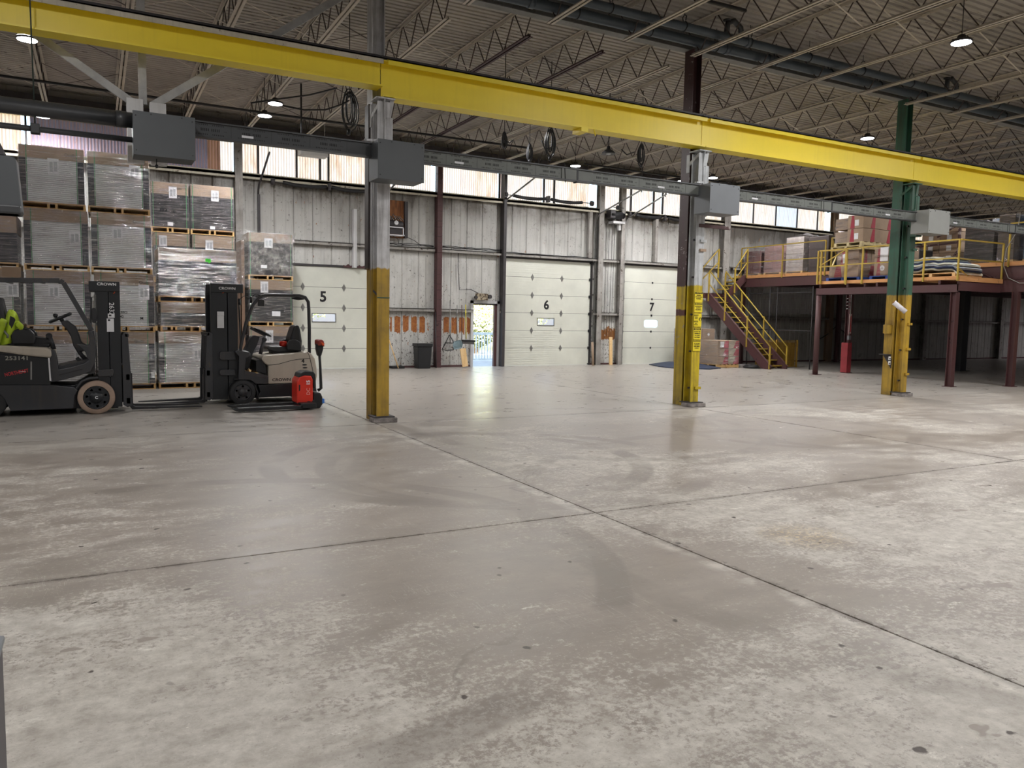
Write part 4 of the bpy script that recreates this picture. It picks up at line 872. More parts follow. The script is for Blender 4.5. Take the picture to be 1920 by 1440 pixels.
single('unit_heater',MB().box(onY(585,283,21.8)[0]-.35,onY(585,283,21.8)[0]+.4,21.6,22.0,5.95,6.12).cyl((onY(585,283,21.8)[0]-.3,21.8,6.1),(onY(585,283,21.8)[0]-.3,21.8,7.07),.01,5).cyl((onY(585,283,21.8)[0]+.35,21.8,6.1),(onY(585,283,21.8)[0]+.35,21.8,7.07),.01,5),WHITE,'white fixture box hanging in front of the windows over dock door 5','heater',bev=.01)
x,z=onY(565,262,19); single('hoist_motor',MB().lathe([(.05,-.1),(.17,-.06),(.17,.08),(.05,.12)],(x,19,z),n=14).cyl((x,19,z),(x,19,7.07),.02,6),BLACK,'black round device on the conduit left of the lone column','motor')
# blue tarp
P=[onZ(*p) for p in ((1217,684),(1232,682),(1262,683),(1330,686),(1352,691),(1330,693),(1262,691),(1235,688))]
m=MB(); m.prism(P,0.0,.03,'z'); m2=[(a*.25+sum(p[0] for p in P)/8*.75,b*.25+sum(p[1] for p in P)/8*.75) for a,b in P]
vs=[(x,y,.03) for x,y in P]+[((x+cx_)/2,(y+cy_)/2,.11+.03*R_.random()) for (x,y) in P for cx_,cy_ in [(sum(p[0] for p in P)/8,sum(p[1] for p in P)/8)]]
n=8; m.add(vs,[(i,(i+1)%n,n+(i+1)%n,n+i) for i in range(n)]+[tuple(range(n,2*n))])
single('folded_tarp',m,plain('navy_tarp','24314a',.6,0,.3,5,.6),'folded navy blue tarp on the floor in front of dock door 7','tarp')
# ================================================================ outside the doorway
t=thing('yard_railing',(12.2,26.5,-.06),'white slatted metal railing outside the doorway','railing'); m=MB()
m.box(12.4,15,26.45,26.5,.95,1.05); part('top_rail',m,plain('pale_blue_metal','e2e9ee',.5),t); part('bottom_rail',MB().box(12.4,15,26.45,26.5,.0,.05),plain('pale_blue_metal2','e2e9ee',.5),t)
for k in range(22): part('baluster',MB().box(12.42+k*.12,12.46+k*.12,26.46,26.49,.05,.95),bpy.data.materials['pale_blue_metal'],t)
part('stair_rail',MB().bar((12.4,26.47,1.0),(11.2,26.47,-.0),.05,.05),bpy.data.materials['pale_blue_metal'],t); part('stair_rail',MB().bar((12.4,26.47,.7),(11.6,26.47,.0),.05,.05),bpy.data.materials['pale_blue_metal'],t)
def tree(x,y,h,r,col,lab,seed):
    t=thing('tree',(x,y,-.3),lab,'tree'); rr=random.Random(seed)
    part('trunk',MB().tube([(x,y,-.3),(x+.1,y,h*.4),(x,y,h*.75)],[.16,.12,.06],8),plain('bark','6b5a48',.9),t)
    m=MB()
    for k in range(4200):
        u=Vector((rr.gauss(0,1),rr.gauss(0,1),rr.gauss(0,1))).normalized()*(rr.random()**.4)
        c=Vector((x,y,h*.58))+Vector((u.x*r,u.y*r,u.z*h*.45)); s=.06+.05*rr.random()
        a=Vector((rr.gauss(0,1),rr.gauss(0,1),rr.gauss(0,1))).normalized(); b=a.orthogonal().normalized()
        m.add([c+a*s,c+b*s*.6,c-a*s,c-b*s*.6],[(0,1,2,3)])
    part('foliage',m,col,t,kind='stuff')
FO=[plain('leaf_yellow_green','c6be72',.7,0,.35,3),plain('leaf_green','a0ac5e',.7,0,.35,3),plain('leaf_teal','a3ab7c',.7,0,.3,3)]
tree(18.9,36.2,6.5,2.4,FO[0],'leafy yellow-green tree seen through the doorway',1); tree(16.9,43.5,7,2.2,FO[2],'blue-green tree at the edge of the doorway view',2); tree(26.5,47,7,2.8,FO[1],'green tree standing behind the yellow-green one',3)
tree(8.2,38,6,2.6,FO[1],'green tree seen through the window of dock door 5',4); tree(26,38,6.5,2.6,FO[0],'pale tree seen through the window of dock door 6',5)
tree(15.4,32.2,1.6,.9,FO[2],'low grey-green shrub behind the yard railing',6)
# ================================================================ panel pallets
def pallet_parts(t,x0,x1,y0,y1,z0,mat=WOOD,front='y',h=.125):
    """wooden pallet as a part of the load: deck, stringers, base boards are its sub-parts"""
    w=x1-x0; n=5 if (y1-y0)<1.3 else 6
    p=part('pallet_deck',MB().box(x0,x1,y0,y0+.10,z0+h-.022,z0+h),mat,t)
    for k in range(1,n): 
        y=y0+(y1-y0-.1)*k/(n-1); part('deck_board',MB().box(x0,x1,y,y+.1,z0+h-.022,z0+h),mat,p)
    for y in (y0,(y0+y1)/2-.05,y1-.1): part('base_board',MB().box(x0,x1,y,y+.1,z0,z0+.018),mat,p)
    for xx in (x0,x0+w*.41,x0+w*.53,x1-.04): part('stringer',MB().box(xx,xx+.04,y0,y1,z0+.018,z0+h-.022),mat,p)
def load(x0,x1,y0,y1,z0,h,lab,style='w',labels=(),brand=(),top=.24,wrap=WRAP,posts=.11,grp='shrink-wrapped pallets of flat panels',extra=None,tie=True,box=None):
    t=thing('panel_pallet',((x0+x1)/2,(y0+y1)/2,z0),lab,'pallet load',grp); zb=z0+.125; zt=z0+h
    pallet_parts(t,x0,x1,y0,y1,z0)
    i=.012
    part('carton_cap',MB().box(x0+i,x1-i,y0+i,y1-i,zt-top,zt),KRAFT if style!='k' else KRAFTD,t,.006)
    m=MB(); pm=PANELW if style=='w' else BLKF; z=zb; st=.037; core=MB().box(x0+i+.04,x1-i-.04,y0+i+.017,y1-i-.03,zb,zt-top)
    if style!='box':
        while z<zt-top-.01:
            z2=min(z+st-.008,zt-top); m.box(x0+i+.012,x1-i-.012,y0+i+.01,y1-i-.01,z,z2); z+=st
        part('panel_stack',m,pm,t,kind='stuff'); part('gap_shade_core',core,COREW if style=='w' else CORN,t)  # core behind the slats, coloured as the shade in the gaps
    for xa,xb in ((x0+i,x0+i+posts),(x1-i-posts,x1-i)):
        c=MB(); z=zb; c.box(xa,xb,y0+i-.0,y0+i+.02,zb,zt-top); 
        while z<zt-top-.02: c.box(xa+(0 if xa<(x0+x1)/2 else .03),xb-(0.03 if xa<(x0+x1)/2 else 0),y0+i-.008,y0+i+.002,z,z+.022); z+=.045
        if style in 'wb': part('corner_guard',c,CORN,t)
    if tie:
        for xx in (x0+i+posts+.005,x1-i-posts-.02): part('strap',MB().box(xx,xx+.014,y0+.004,y0+.012,z0+.11,zt+.003).box(xx,xx+.014,y0+.004,y1,zt,zt+.004),STRAP,t)
    for (a,bz,w,hh) in labels:
        xx=x0+a*(x1-x0); zz=z0+bz
        l=part('document_pouch',MB().box(xx-w/2,xx+w/2,y0-.002,y0+.003,zz-hh/2,zz+hh/2),PAPER,t)
        if w>.1: part('barcode_panel',MB().box(xx-w*.32,xx-w*.05,y0-.004,y0-.002,zz-hh*.35,zz+hh*.25).box(xx+w*.05,xx+w*.35,y0-.004,y0-.002,zz-hh*.3,zz+hh*.3),GLB,l)
    for a,bz,s,tx in brand: text(tx,s,(x0+a*(x1-x0),y0+.003,z0+bz),INKG,t,bold=.01)
    if wrap:
        e=.004; wm=MB(); N=10
        def sheet(P0,P1,nrm):
            vs=[];fs=[]
            for a in range(N+1):
                for b in range(N+1):
                    u=a/N;v=b/N; p=Vector(P0)*(1-u)+Vector(P1)*u; off=(R_.random()*.010)
                    vs.append((p.x+nrm[0]*off,p.y+nrm[1]*off,z0+.09+(zt-z0-.085)*v))
            for a in range(N):
                for b in range(N): fs.append((a*(N+1)+b,(a+1)*(N+1)+b,(a+1)*(N+1)+b+1,a*(N+1)+b+1))
            wm.add(vs,fs,True)
        sheet((x0-e,y0-e,0),(x1+e,y0-e,0),(0,-1)); sheet((x0-e,y1+e,0),(x0-e,y0-e,0),(-1,0)); sheet((x1+e,y0-e,0),(x1+e,y1+e,0),(1,0))
        part('stretch_wrap',wm,wrap,t)
    return t
COREW=plain('module_gap_shade','8a8c8d',.6); GLB=plain('label_grey','b4b6bb',.6)
Q='Qcells'
yA=17.72; yB=18.85; lv=1.19
LB=(.19,.27)
colA=[((-1.14,.01),'second level left, behind the lime jacket'),]
rows=[ # x0,x1,level, label, labels, brand
(-1.17,-.03,0,'white panel pallet on the floor directly behind the steering column of the nearer forklift',[(.75,.7,*LB)],[]),
(-1.19,-.07,1,'white panel pallet seen through the overhead guard of the nearer forklift',[(.42,.78,*LB)],[]),
(-1.20,-.09,2,'third-level white panel pallet of the left column with dazzling wrap glare',[(.78,.66,*LB)],[]),
(-1.24,-.13,3,'topmost white panel pallet of the left column, pouch near its centre',[(.52,.82,.19,.3)],[(.78,1.06,.075,Q)]),
(-.0,1.07,0,'white panel pallet on the floor right beside the load backrest of the nearer forklift',[(.44,.62,*LB)],[(.72,1.0,.07,Q)]),
(-.03,1.08,1,'second-level white panel pallet with black handwriting beside the black mast',[(.82,.82,.2,.3)],[(.83,1.02,.075,Q)]),
(-.06,1.05,2,'third-level white panel pallet of the second column, pouch at its middle',[(.43,.80,*LB)],[(.78,1.05,.08,Q)]),
(-.09,1.03,3,'topmost white panel pallet of the second column, tilted pouch near its right edge',[(.76,.84,.2,.3)],[(.78,1.05,.08,Q)]),
]
for x0,x1,L,lb,la,br in rows:
    t=load(x0,x1,yA,yB,L*lv,lv,lb,'w',la,br,wrap=WRAPH if x0<-.5 else WRAP)
    if 'handwriting' in lb:
        text('MCEELSEO',.07,(.40,yA-.006,L*lv+.40),INK,t,bold=.02); text('490M2',.07,(.40,yA-.006,L*lv+.31),INK,t,bold=.02); text('M',.08,(.83,yA-.006,L*lv+.28),INK,t,bold=.02)
        part('small_label',MB().box(.30,.38,yA-.004,yA,L*lv+.5,L*lv+.54),PAPER,t)
    if 'tilted' in lb: part('small_label',MB().box(.40,.48,yA-.004,yA,L*lv+.62,L*lv+.66),PAPER,t)
# column at the frame edge
load(-2.35,-1.26,yA,yB,0,lv,'white panel pallet at the foot of the edge column behind the forklift battery','w',[],[])
load(-2.37,-1.27,yA,yB,lv,lv,'white panel pallet at the frame edge, its pouch seen through the overhead guard','w',[(.88,.80,.2,.28)],[],wrap=WRAP)
load(-2.40,-1.29,yA,yB,2*lv,1.03,'dark wrapped pallet above the guard at the very edge of the frame','b',[],[],top=.34,wrap=WRAPH,grp='black-framed panel pallets',tie=False)
# second group: full pallet, half pallet, wide pallet
load(1.13,2.42,17.78,18.9,0,1.195,'white panel pallet on the floor just left of the mast of the forklift numbered 4','w',[(.60,.72,.2,.3)],[(.78,1.0,.07,Q)],wrap=WRAP)
load(1.19,2.62,17.85,18.95,1.20,.62,'low half-height wrapped pallet squeezed between two taller ones','b',[],[],top=.22,wrap=WRAP,grp='black-framed panel pallets',posts=.07,tie=False)
w=load(1.16,2.74,17.88,18.98,1.83,1.13,'wide black panel pallet with a neon green tag, in front of the rear pair','b',[],[],top=.26,wrap=WRAP,grp='black-framed panel pallets',tie=False)
x,z=onY(390,489,17.87); part('neon_tag',MB().add([(x-.06,17.85,z+.02),(x-.02,17.85,z+.06),(x,17.85,z+.03),(x+.05,17.85,z+.05),(x+.06,17.85,z-.02),(x+.02,17.85,z-.06),(x-.01,17.85,z-.02),(x-.05,17.85,z-.03)],[tuple(range(8))[::-1]]),plain('neon_green','4ae030',.5),w)
b_=load(1.17,1.99,19.9,20.95,3.46,1.15,'top black panel pallet, left of the rear pair, with white pouch and taped pole','b',[(.58,.93,.17,.26)],[(.72,1.03,.06,Q)],top=.27,wrap=WRAPH,grp='black-framed panel pallets',posts=.03)
text('FRAGILE',.10,(1.55,19.893,3.96),INK,b_,bold=.02); part('small_label',MB().box(1.52,1.64,19.89,19.9,3.62,3.70),PAPER,b_)
c_=load(2.02,3.0,19.9,20.95,3.46,1.16,'top black panel pallet, right of the rear pair, next to the grey wall column','b',[(.56,.93,.17,.25)],[],top=.27,wrap=WRAPH,grp='black-framed panel pallets',posts=.03); part('small_label',MB().box(2.45,2.56,19.89,19.9,3.60,3.67),PAPER,c_)
load(1.22,2.0,19.9,20.95,2.31,1.145,'black panel pallet under the left one of the rear pair, mostly hidden','b',[(.25,.95,.17,.25)],[],top=.30,wrap=WRAP,grp='black-framed panel pallets',posts=.03)
load(2.04,3.01,19.9,20.95,2.31,1.145,'black panel pallet under the right one of the rear pair, its pouch just visible','b',[(.4,.90,.17,.25)],[],top=.30,wrap=WRAP,grp='black-framed panel pallets',posts=.03)
for L in (0,1):
    for x0,x1,s in ((1.24,2.0,'left'),(2.05,3.02,'right')): load(x0,x1,19.9,20.95,L*1.155,1.155,'hidden black panel pallet low in the rear pair, %s side, level %s'%(s,'one' if L==0 else 'two'),'b',wrap=None,grp='black-framed panel pallets',tie=False)
# third stack by dock door 5
s0=load(3.6,4.78,21.6,22.68,0,1.27,'bottom black panel pallet behind the seat of the farther forklift','b',[(.45,1.0,.2,.34)],[],top=.26,wrap=WRAPH,grp='black-framed panel pallets',posts=.03)
s1=load(3.6,4.77,21.6,22.68,1.275,1.24,'middle black panel pallet of the stack beside dock door 5, with torn hanging film','b',[(.35,1.05,.2,.3)],[],top=.26,wrap=WRAP,grp='black-framed panel pallets',posts=.03)
s2=load(3.6,4.77,21.6,22.68,2.52,1.24,'top black panel pallet of the stack beside dock door 5 under a loose clear hood','b',[(.45,.98,.22,.25)],[],top=.24,wrap=WRAPL,grp='black-framed panel pallets',posts=.03)
part('small_label',MB().rot if False else MB().box(4.2,4.42,21.585,21.595,1.55,1.68),PAPER,s1); part('small_label',MB().box(3.92,4.08,21.585,21.595,2.83,2.91),PAPER,s2)
part('side_board',MB().box(3.36,3.585,21.75,22.6,.1,3.62),plain('side_carton','5f4c3f',.8),s0) if False else None
# loose film hood over the top pallet
m=MB(); N=14; vs=[]
for a in range(N+1):
    for b in range(9):
        u=a/N; x=3.55-.28*(1-u)**6+u*1.26; z=3.80-.0*b; zz=3.79-(b/8)*(1.0 if u>.15 else 1.5)+.02*math.sin(9*u+b); yy=21.52-.12*math.sin(PI*min(1,b/3))*(1-u)*.6-.02*R_.random(); vs.append((x+.03*math.sin(b*2.1+a),yy,zz))
m.add(vs,[(a*9+b,(a+1)*9+b,(a+1)*9+b+1,a*9+b+1) for a in range(N) for b in range(8)],True)
part('film_hood',m,WRAPL,s2)
t=thing('leaning_cartons',(3.42,22.2,0),'tall flattened brown carton standing against the left side of the stack beside dock door 5','carton')
part('flattened_carton',MB().box(3.36,3.42,21.75,22.65,0,2.5),plain('brown_carton_dark','6d5748',.8),t); part('flattened_carton',MB().box(3.44,3.52,21.7,22.6,0,3.55),plain('brown_carton_mid','7f6654',.8),t)
# ================================================================ forklift helpers
def px_prism(pts,Y0,Y1,bev=0):
    return MB().prism([onY(a,b,Y0) for a,b in pts],Y0,Y1,'y')
def wheel(t,cx,cz,r,y0,y1,rim,tyre,tmat,nb=6,rimmat=None,side=-1):
    rimmat=rimmat or TRUCKD
    w=part(tyre,MB().lathe([(rim,0),(r-.02,0),(r,.02),(r,y1-y0-.02),(r-.02,y1-y0),(rim,y1-y0)],(cx,y0,cz),'y',40,caps=False),tmat,t)
    hub=part('rim',MB().lathe([(rim*1.0,.012),(rim*.93,.004),(rim*.9,.03),(rim*.55,.03),(rim*.5,.0),(rim*.14,-.01),(.0,-.012)],(cx,y0,cz),'y',32),rimmat,w)
    part('rim_back',MB().cyl((cx,y0+.03,cz),(cx,y1-.01,cz),rim,24),rimmat,w)
    for k in range(nb):
        a=2*PI*k/nb+.3; part('lug_nut',MB().cyl((cx+rim*.72*math.cos(a),y0+.03,cz+rim*.72*math.sin(a)),(cx+rim*.72*math.cos(a),y0+.012,cz+rim*.72*math.sin(a)),.02,8),BLACK,w)
    return w
# ================================================================ forklift one (lime jacket on the seat)
YN=13.66; YF=14.74; YM=14.2
t=F1=thing('forklift',(-.7,YM,0),'charcoal sit-down forklift with tan tyres, beige hood and a lime jacket on its seat','forklift')
part('chassis',px_prism([(-95,722),(95,722),(140,722),(152,716),(165,708),(205,706),(222,716),(222,765),(195,766),(139,766),(20,771),(12,752),(0,742),(-15,735),(-40,742),(-52,762),(-95,762)],YN+.17,YF-.17),TRUCKD,t,.01)
for y0,y1 in ((YN,YN+.17),(YF-.17,YF)):
    part('side_skirt',px_prism([(-30,722),(97,722),(139,726),(146,732),(140,742),(138,766),(20,771),(8,748),(-2,738),(-30,733)],y0+.02,y1),TRUCK,t,.012)
    part('battery_side',px_prism([(-60,663),(0,664),(60,669),(92,672),(95,722),(-60,722)],y0+.03,y1),TRUCKD,t,.008)
    part('cowl_side',px_prism([(96,655),(103,658),(107,672),(110,693),(135,688),(158,681),(166,676),(160,660),(143,645),(166,648),(168,638),(164,621),(172,619),(178,640),(181,657),(178,680),(170,697),(150,704),(120,712),(97,717),(93,690)],y0,y1),TRUCK,t,.012)
    part('fender',MB().tube([(onY(a,b,y0)[0],(y0+y1)/2,onY(a,b,y0)[1]) for a,b in ((140,766),(138,748),(142,730),(153,716),(168,710),(184,709))],.028,6),TRUCK,t)
part('hood',MB().prism([onY(a,b,YN) for a,b in ((-75,646),(0,648),(85,652),(95,655),(100,661),(101,670),(92,671),(50,667),(0,660),(-75,656))],YN,YF,'y'),BEIGE,t,.03)
part('hood_base',px_prism([(-75,655),(0,659),(92,670),(92,680),(-75,676)],YN+.05,YF-.05),BLACK,t)
part('counterweight',px_prism([(-150,642),(-75,644),(-62,660),(-62,730),(-52,745),(-60,765),(-140,762),(-152,720)],YN,YF),TRUCK,t,.05)
part('floor_plate',px_prism([(107,688),(150,678),(178,670),(178,700),(107,702)],YN+.1,YF-.1),TRUCK,t)
part('floor_slot',px_prism([(111,702),(154,691),(155,693),(111,704)],YN-.006,YN),BLACK,t)
part('panel_line',px_prism([(57,678),(60,678),(60,712),(57,712)],YN+.022,YN+.031),DSTEEL,t)
part('white_seam',px_prism([(90,671),(93,671),(96,714),(93,714)],YN-.004,YN+.02),PAPER,t)
for y in (YN+.03,YF-.10):
    P=[(-90,524),(112,526),(119,530),(172,620),(174,640)]
    m=MB(); Q3=[Vector((onY(a,b,y)[0],y+.035,onY(a,b,y)[1])) for a,b in P]
    for a,b in zip(Q3,Q3[1:]): m.bar(a,b,.07,.065,(0,1,0))
    part('guard_rail',m,TRUCK,t,.006)
    m=MB(); Q3=[Vector((onY(a,b,y)[0],y+.035,onY(a,b,y)[1])) for a,b in ((-90,524),(-112,590),(-120,650))]
    for a,b in zip(Q3,Q3[1:]): m.bar(a,b,.07,.065,(0,1,0))
    part('guard_pillar',m,TRUCK,t)
for px_ in (-85,-50,-20,10,42,75,108):
    a=onY(px_,525,YN); part('guard_bar',MB().box(a[0]-.02,a[0]+.02,YN+.06,YF-.06,a[1]-.03,a[1]),TRUCK,t)
x,z=onY(22,512,YN+.1); part('roof_note',MB().box(x-.12,x+.12,YN+.05,YN+.06,z-.06,z+.09),KRAFTD,t)
part('seat_base',px_prism([(32,640),(70,640),(92,643),(94,650),(90,652),(-10,648),(-10,636)],13.95,14.45),BLK,t,.02)
st=part('seat_cushion',px_prism([(20,632),(60,631),(96,636),(97,646),(20,648)],13.95,14.45),BLK,t,.03)
part('seat_back',px_prism([(-22,560),(2,556),(22,640),(2,650),(-12,640)],14.0,14.42),BLK,t,.04)
for y in (13.88,14.44):
    c=onY(45,632,13.9); part('seat_arm',MB().prism([(c[0]-.16+.0,c[1]-.11),(c[0]-.17,c[1]+.02),(c[0]-.12,c[1]+.11),(c[0]-.02,c[1]+.14),(c[0]+.08,c[1]+.12),(c[0]+.14,c[1]+.05),(c[0]+.15,c[1]-.05),(c[0]+.13,c[1]-.11)],y,y+.07,'y'),BLK,t,.02)
part('hood_lever',MB().cyl((onY(92,629,14)[0],14.0,onY(92,629,14)[1]),(onY(101,655,14)[0],14.0,onY(101,655,14)[1]),.035,8).cyl((onY(92,629,14)[0],13.98,onY(92,629,14)[1]),(onY(92,633,14)[0],14.04,onY(92,633,14)[1]),.045,10),TRUCK,t)
part('steering_column',MB().prism([onY(a,b,14.1) for a,b in ((114,603),(126,600),(133,606),(142,612),(149,628),(153,642),(162,647),(172,648),(173,654),(161,658),(152,660),(163,672),(167,684),(160,680),(146,663),(137,648),(133,632),(124,616),(116,609))],14.1,14.3,'y'),TRUCK,t,.02)
c=onY(113,596,14.2); a=math.atan2(onY(132,588,14.2)[1]-onY(95,603,14.2)[1],onY(132,588,14.2)[0]-onY(95,603,14.2)[0]); rr=.165
ring=[(c[0]+rr*math.cos(k)*math.cos(a),14.2+rr*math.sin(k),c[1]+rr*math.cos(k)*math.sin(a)) for k in [2*PI*i/20 for i in range(20)]]
sw=part('steering_wheel',MB().tube(ring,.016,6,closed=True),BLK,t); part('spokes',MB().bar((c[0]-rr*math.cos(a),14.2,c[1]-rr*math.sin(a)),(c[0]+rr*math.cos(a),14.2,c[1]+rr*math.sin(a)),.05,.018,(0,1,0)).cyl((c[0],14.2,c[1]),(c[0]+.04,14.2,c[1]-.07),.03,8),BLK,sw)
k_=onY(104,592,14.05); part('wheel_knob',MB().lathe([(.02,-.03),(.035,0),(.03,.03),(0,.035)],(k_[0],14.05,k_[1]),n=10),BLK,t)
part('pedal',MB().bar((onY(146,678,14.1)[0],14.1,onY(146,678,14.1)[1]),(onY(152,674,14.1)[0],14.1,onY(152,674,14.1)[1]),.12,.02,(0,1,0)),BLK,t)
part('control_pod',px_prism([(170,580),(173,605),(180,606),(183,590),(180,578),(175,577)],YN+.05,YN+.12),BLK,t,.01)
cx,cz=onY(181,746,YN); wheel(t,cx,.262,.262,YN,YN+.2,.185,'front_tyre',TAN,7); wheel(t,cx,.262,.262,YF-.2,YF,.185,'front_tyre',TAN,7)
cx2,cz2=onY(-22,748,YN); wheel(t,cx2,.23,.23,YN+.03,YN+.2,.13,'rear_tyre',RUB,5); wheel(t,cx2,.23,.23,YF-.2,YF-.03,.13,'rear_tyre',RUB,5)
l_=onY(181,746,YN); text('C',.06,(l_[0],YN-.016,.262),WHT,t,bold=.03)
# mast
def mast(t,s,xin,xout,zt,yn,yf,mt):
    """s: +1 mast faces +X; xin..xout from truck side to fork side"""
    for y0 in (yn,yf-.11):
        part('outer_mast_rail',MB().box(min(xin+s*.1,xin+s*.26),max(xin+s*.1,xin+s*.26),y0,y0+.11,.07,zt-.06),mt,t,.004)
        part('inner_mast_rail',MB().box(min(xin+s*.27,xout),max(xin+s*.27,xout),y0+.02,y0+.11,.09,zt),mt,t,.004)
    part('mast_header',MB().box(min(xin,xout),max(xin,xout),yn-.012,yn+.02,zt-.16,zt).box(min(xin,xin+s*.14),max(xin,xin+s*.14),yn,yf,zt-.15,zt-.02),mt,t,.01)
    part('mast_header',MB().box(min(xin,xout),max(xin,xout),yf-.02,yf+.01,zt-.16,zt),mt,t,.01)
    for k,y in enumerate((yn+.2,yf-.2)): part('lift_cylinder',MB().cyl((xin+s*.14,y,.2),(xin+s*.14,y,zt-.2),.035,10),BLACK,t)
    m=MB()
    for y in (yn+.26,yn+.30,yf-.3):
        z=.35
        while z<zt-.2: m.box(xin+s*.08-.012,xin+s*.08+.012,y-.012,y+.012,z,z+.022); z+=.03
    part('lift_chain',m,DSTEEL,t,kind='stuff')
    for z in (.55,1.15): part('mast_tie',MB().box(min(xin+s*.1,xin+s*.2),max(xin+s*.1,xin+s*.2),yn+.02,yf-.02,z,z+.1),mt,t)
    for z in (.5,.9): part('hose',MB().tube([(xin+s*.05,yn+.3,z-.3),(xin+s*.0,yn+.32,z+.3),(xin+s*.03,yn+.3,zt-.25)],.012,5),BLK,t)
xin=onY(168,600,YN+.1)[0]; xout=onY(226,600,YN+.1)[0]
mast(t,1,xin,xout,2.08,YN+.13,YF-.13,TRUCKD)
xl=(onY(198,530,YN)[0]); text('CROWN',.06,(onY(200,533,YN+.11)[0],YN+.115,onY(199,533,YN+.11)[1]),WHT,t,bold=.01,sx=1.15)
x,z=onY(210,548,YN+.11); part('arrow_mark',MB().tube([(x-.03,YN+.125,z+.02),(x+.03,YN+.125,z+.02),(x+.04,YN+.125,z),(x+.02,YN+.125,z-.02)],.006,5),ORANGE,t)
x,z=onY(209,579,YN+.12); text('2632',.10,(x,YN+.126,z),WHT,t,bold=.005,roll=-PI/2)
for a,b,c_,d in ((202,588,215,596),(200,597,214,622)):
    p=onY(a,b,YN+.12);q=onY(c_,d,YN+.12); l=part('decal',MB().box(p[0],q[0],YN+.124,YN+.128,q[1],p[1]),PAPER,t)
    part('decal_print',MB().box(p[0]+.015,p[0]+.05,YN+.122,YN+.124,p[1]-.04,p[1]-.015),INK,l)
part('tilt_cylinder',px_prism([(184,694),(212,692),(214,697),(212,705),(184,706)],YN+.10,YN+.13),TRUCK,t,.006)
x0,z0=onY(228,627,YN+.15); x1,_=onY(242,700,YN+.15)
def carriage(t,s,xa,ztop,yn,yf,forkx,fy,zf=.03):
    for y in (yn,yf-.05): part('backrest_side',MB().prism([(xa,.12),(xa,ztop-.04),(xa+s*.03,ztop),(xa+s*.07,ztop),(xa+s*.09,ztop-.05),(xa+s*.115,.7),(xa+s*.13,.1),(xa+s*.06,.08)],y,y+.05,'y'),TRUCK,t,.006)
    for k in range(6): 
        y=yn+.12+k*(yf-yn-.24)/5; part('backrest_bar',MB().box(min(xa+s*.07,xa+s*.095),max(xa+s*.07,xa+s*.095),y,y+.025,.5,ztop-.03),TRUCK,t)
    for z in (ztop-.06,.52,.14): part('carriage_bar',MB().box(min(xa+s*.05,xa+s*.1),max(xa+s*.05,xa+s*.1),yn,yf,z,z+(.05 if z>1 else .09)),TRUCKD,t)
    part('carriage_roller_frame',MB().box(min(xa-s*.06,xa+s*.05),max(xa-s*.06,xa+s*.05),yn+.15,yf-.15,.15,.75),BLACK,t)
    for y in fy:
        xs=xa+s*.10; part('fork',MB().prism([(xs,.62),(xs+s*.04,.62),(xs+s*.045,zf+.06),(xs+s*.08,zf+.045),(forkx,zf+.012),(forkx,zf),(xs+s*.03,zf),(xs,zf+.04)],y-.05,y+.05,'y'),BLACK,t,.003)
carriage(t,1,x0,1.27,YN+.13,YF-.13,onY(378,765,14)[0],(13.93,14.33))
text('253141',.085,(onY(32,672,YN+.03)[0],YN+.027,onY(31,672,YN)[1]),plain('worn_print','a8a69a',.6),t,bold=.008,sx=1.2)
m_=onY(34,699,YN+.02); text('NORTHEAST',.075,(m_[0]-.02,YN+.026,m_[1]),REDP,t,bold=.02,roll=.2,sx=.72)
part('print_rule',px_prism([(36,697),(48,696),(48,696.8),(36,697.8)],YN+.024,YN+.03),WHT,t)
# lime jacket over the seat back
J=thing('hi_vis_jacket',(onY(15,640,13.9)[0],14.1,onY(15,645,13.9)[1]),'lime hi-vis hooded jacket draped over the seat back of the nearer forklift','jacket')
def at3(px,py,Y): a=onY(px,py,Y); return (a[0],Y,a[1])
# draped shell: closed loops from the hood down to the hem
loops=[]
prof=[(582,14,24,.05),(586,11,29,.10),(594,9,33,.14),(606,5,36,.17),(618,0,37,.19),(632,-6,34,.2),(645,-12,26,.19)]
vs=[];fs=[];NL=18
for j,(py,xa_,xb_,dy) in enumerate(prof):
    for k in range(NL):
        an=2*PI*k/NL; u=(math.cos(an)+1)/2; px_=xa_+(xb_-xa_)*u+.5*math.sin(5*an+j)*(.3+j*.2)
        Y=14.08-dy*math.sin(an)*(1+.06*math.sin(7*an+j*.5)); a=onY(px_,py,13.95); vs.append((a[0],Y,a[1]+.012*math.sin(3*an+j)))
for j in range(len(prof)-1):
    for k in range(NL): fs.append((j*NL+k,j*NL+(k+1)%NL,(j+1)*NL+(k+1)%NL,(j+1)*NL+k))
vs.append(at3(19,580,14.08)); fs+= [(len(vs)-1,(k+1)%NL,k) for k in range(NL)]
m=MB().add(vs,fs,True); o=part('shell',m,HIVIS,J); sd=o.modifiers.new('s','SUBSURF'); sd.levels=1; sd.render_levels=1
m=MB(); P=[at3(a,b,13.905) for a,b in ((19,592),(27,596),(29,600),(24,612),(19,620),(17,606))]; m.add(P,[(5,4,3,2,1,0)]); part('hood_opening',m,BLK,J)
m=MB(); 
for pts in (((0,620),(8,621),(15,629),(14,634)),((5,606),(10,606),(9,612),(3,613))): 
    P=[at3(a,b,13.885) for a,b in pts]; m.tube([Vector(p) for p in P],.018,6)
part('reflective_band',m,SILV,J)
m=MB().tube([Vector(at3(8,600,13.92)),Vector(at3(0,612,13.88)),Vector(at3(-6,628,13.86)),Vector(at3(-8,645,13.86))],[.05,.07,.07,.06],8); o=part('sleeve',m,HIVIS,J)
m=MB().tube([Vector(at3(33,606,13.95)),Vector(at3(38,612,13.9)),Vector(at3(40,618,13.9))],[.04,.045,.03],8); part('sleeve',m,HIVIS,J)
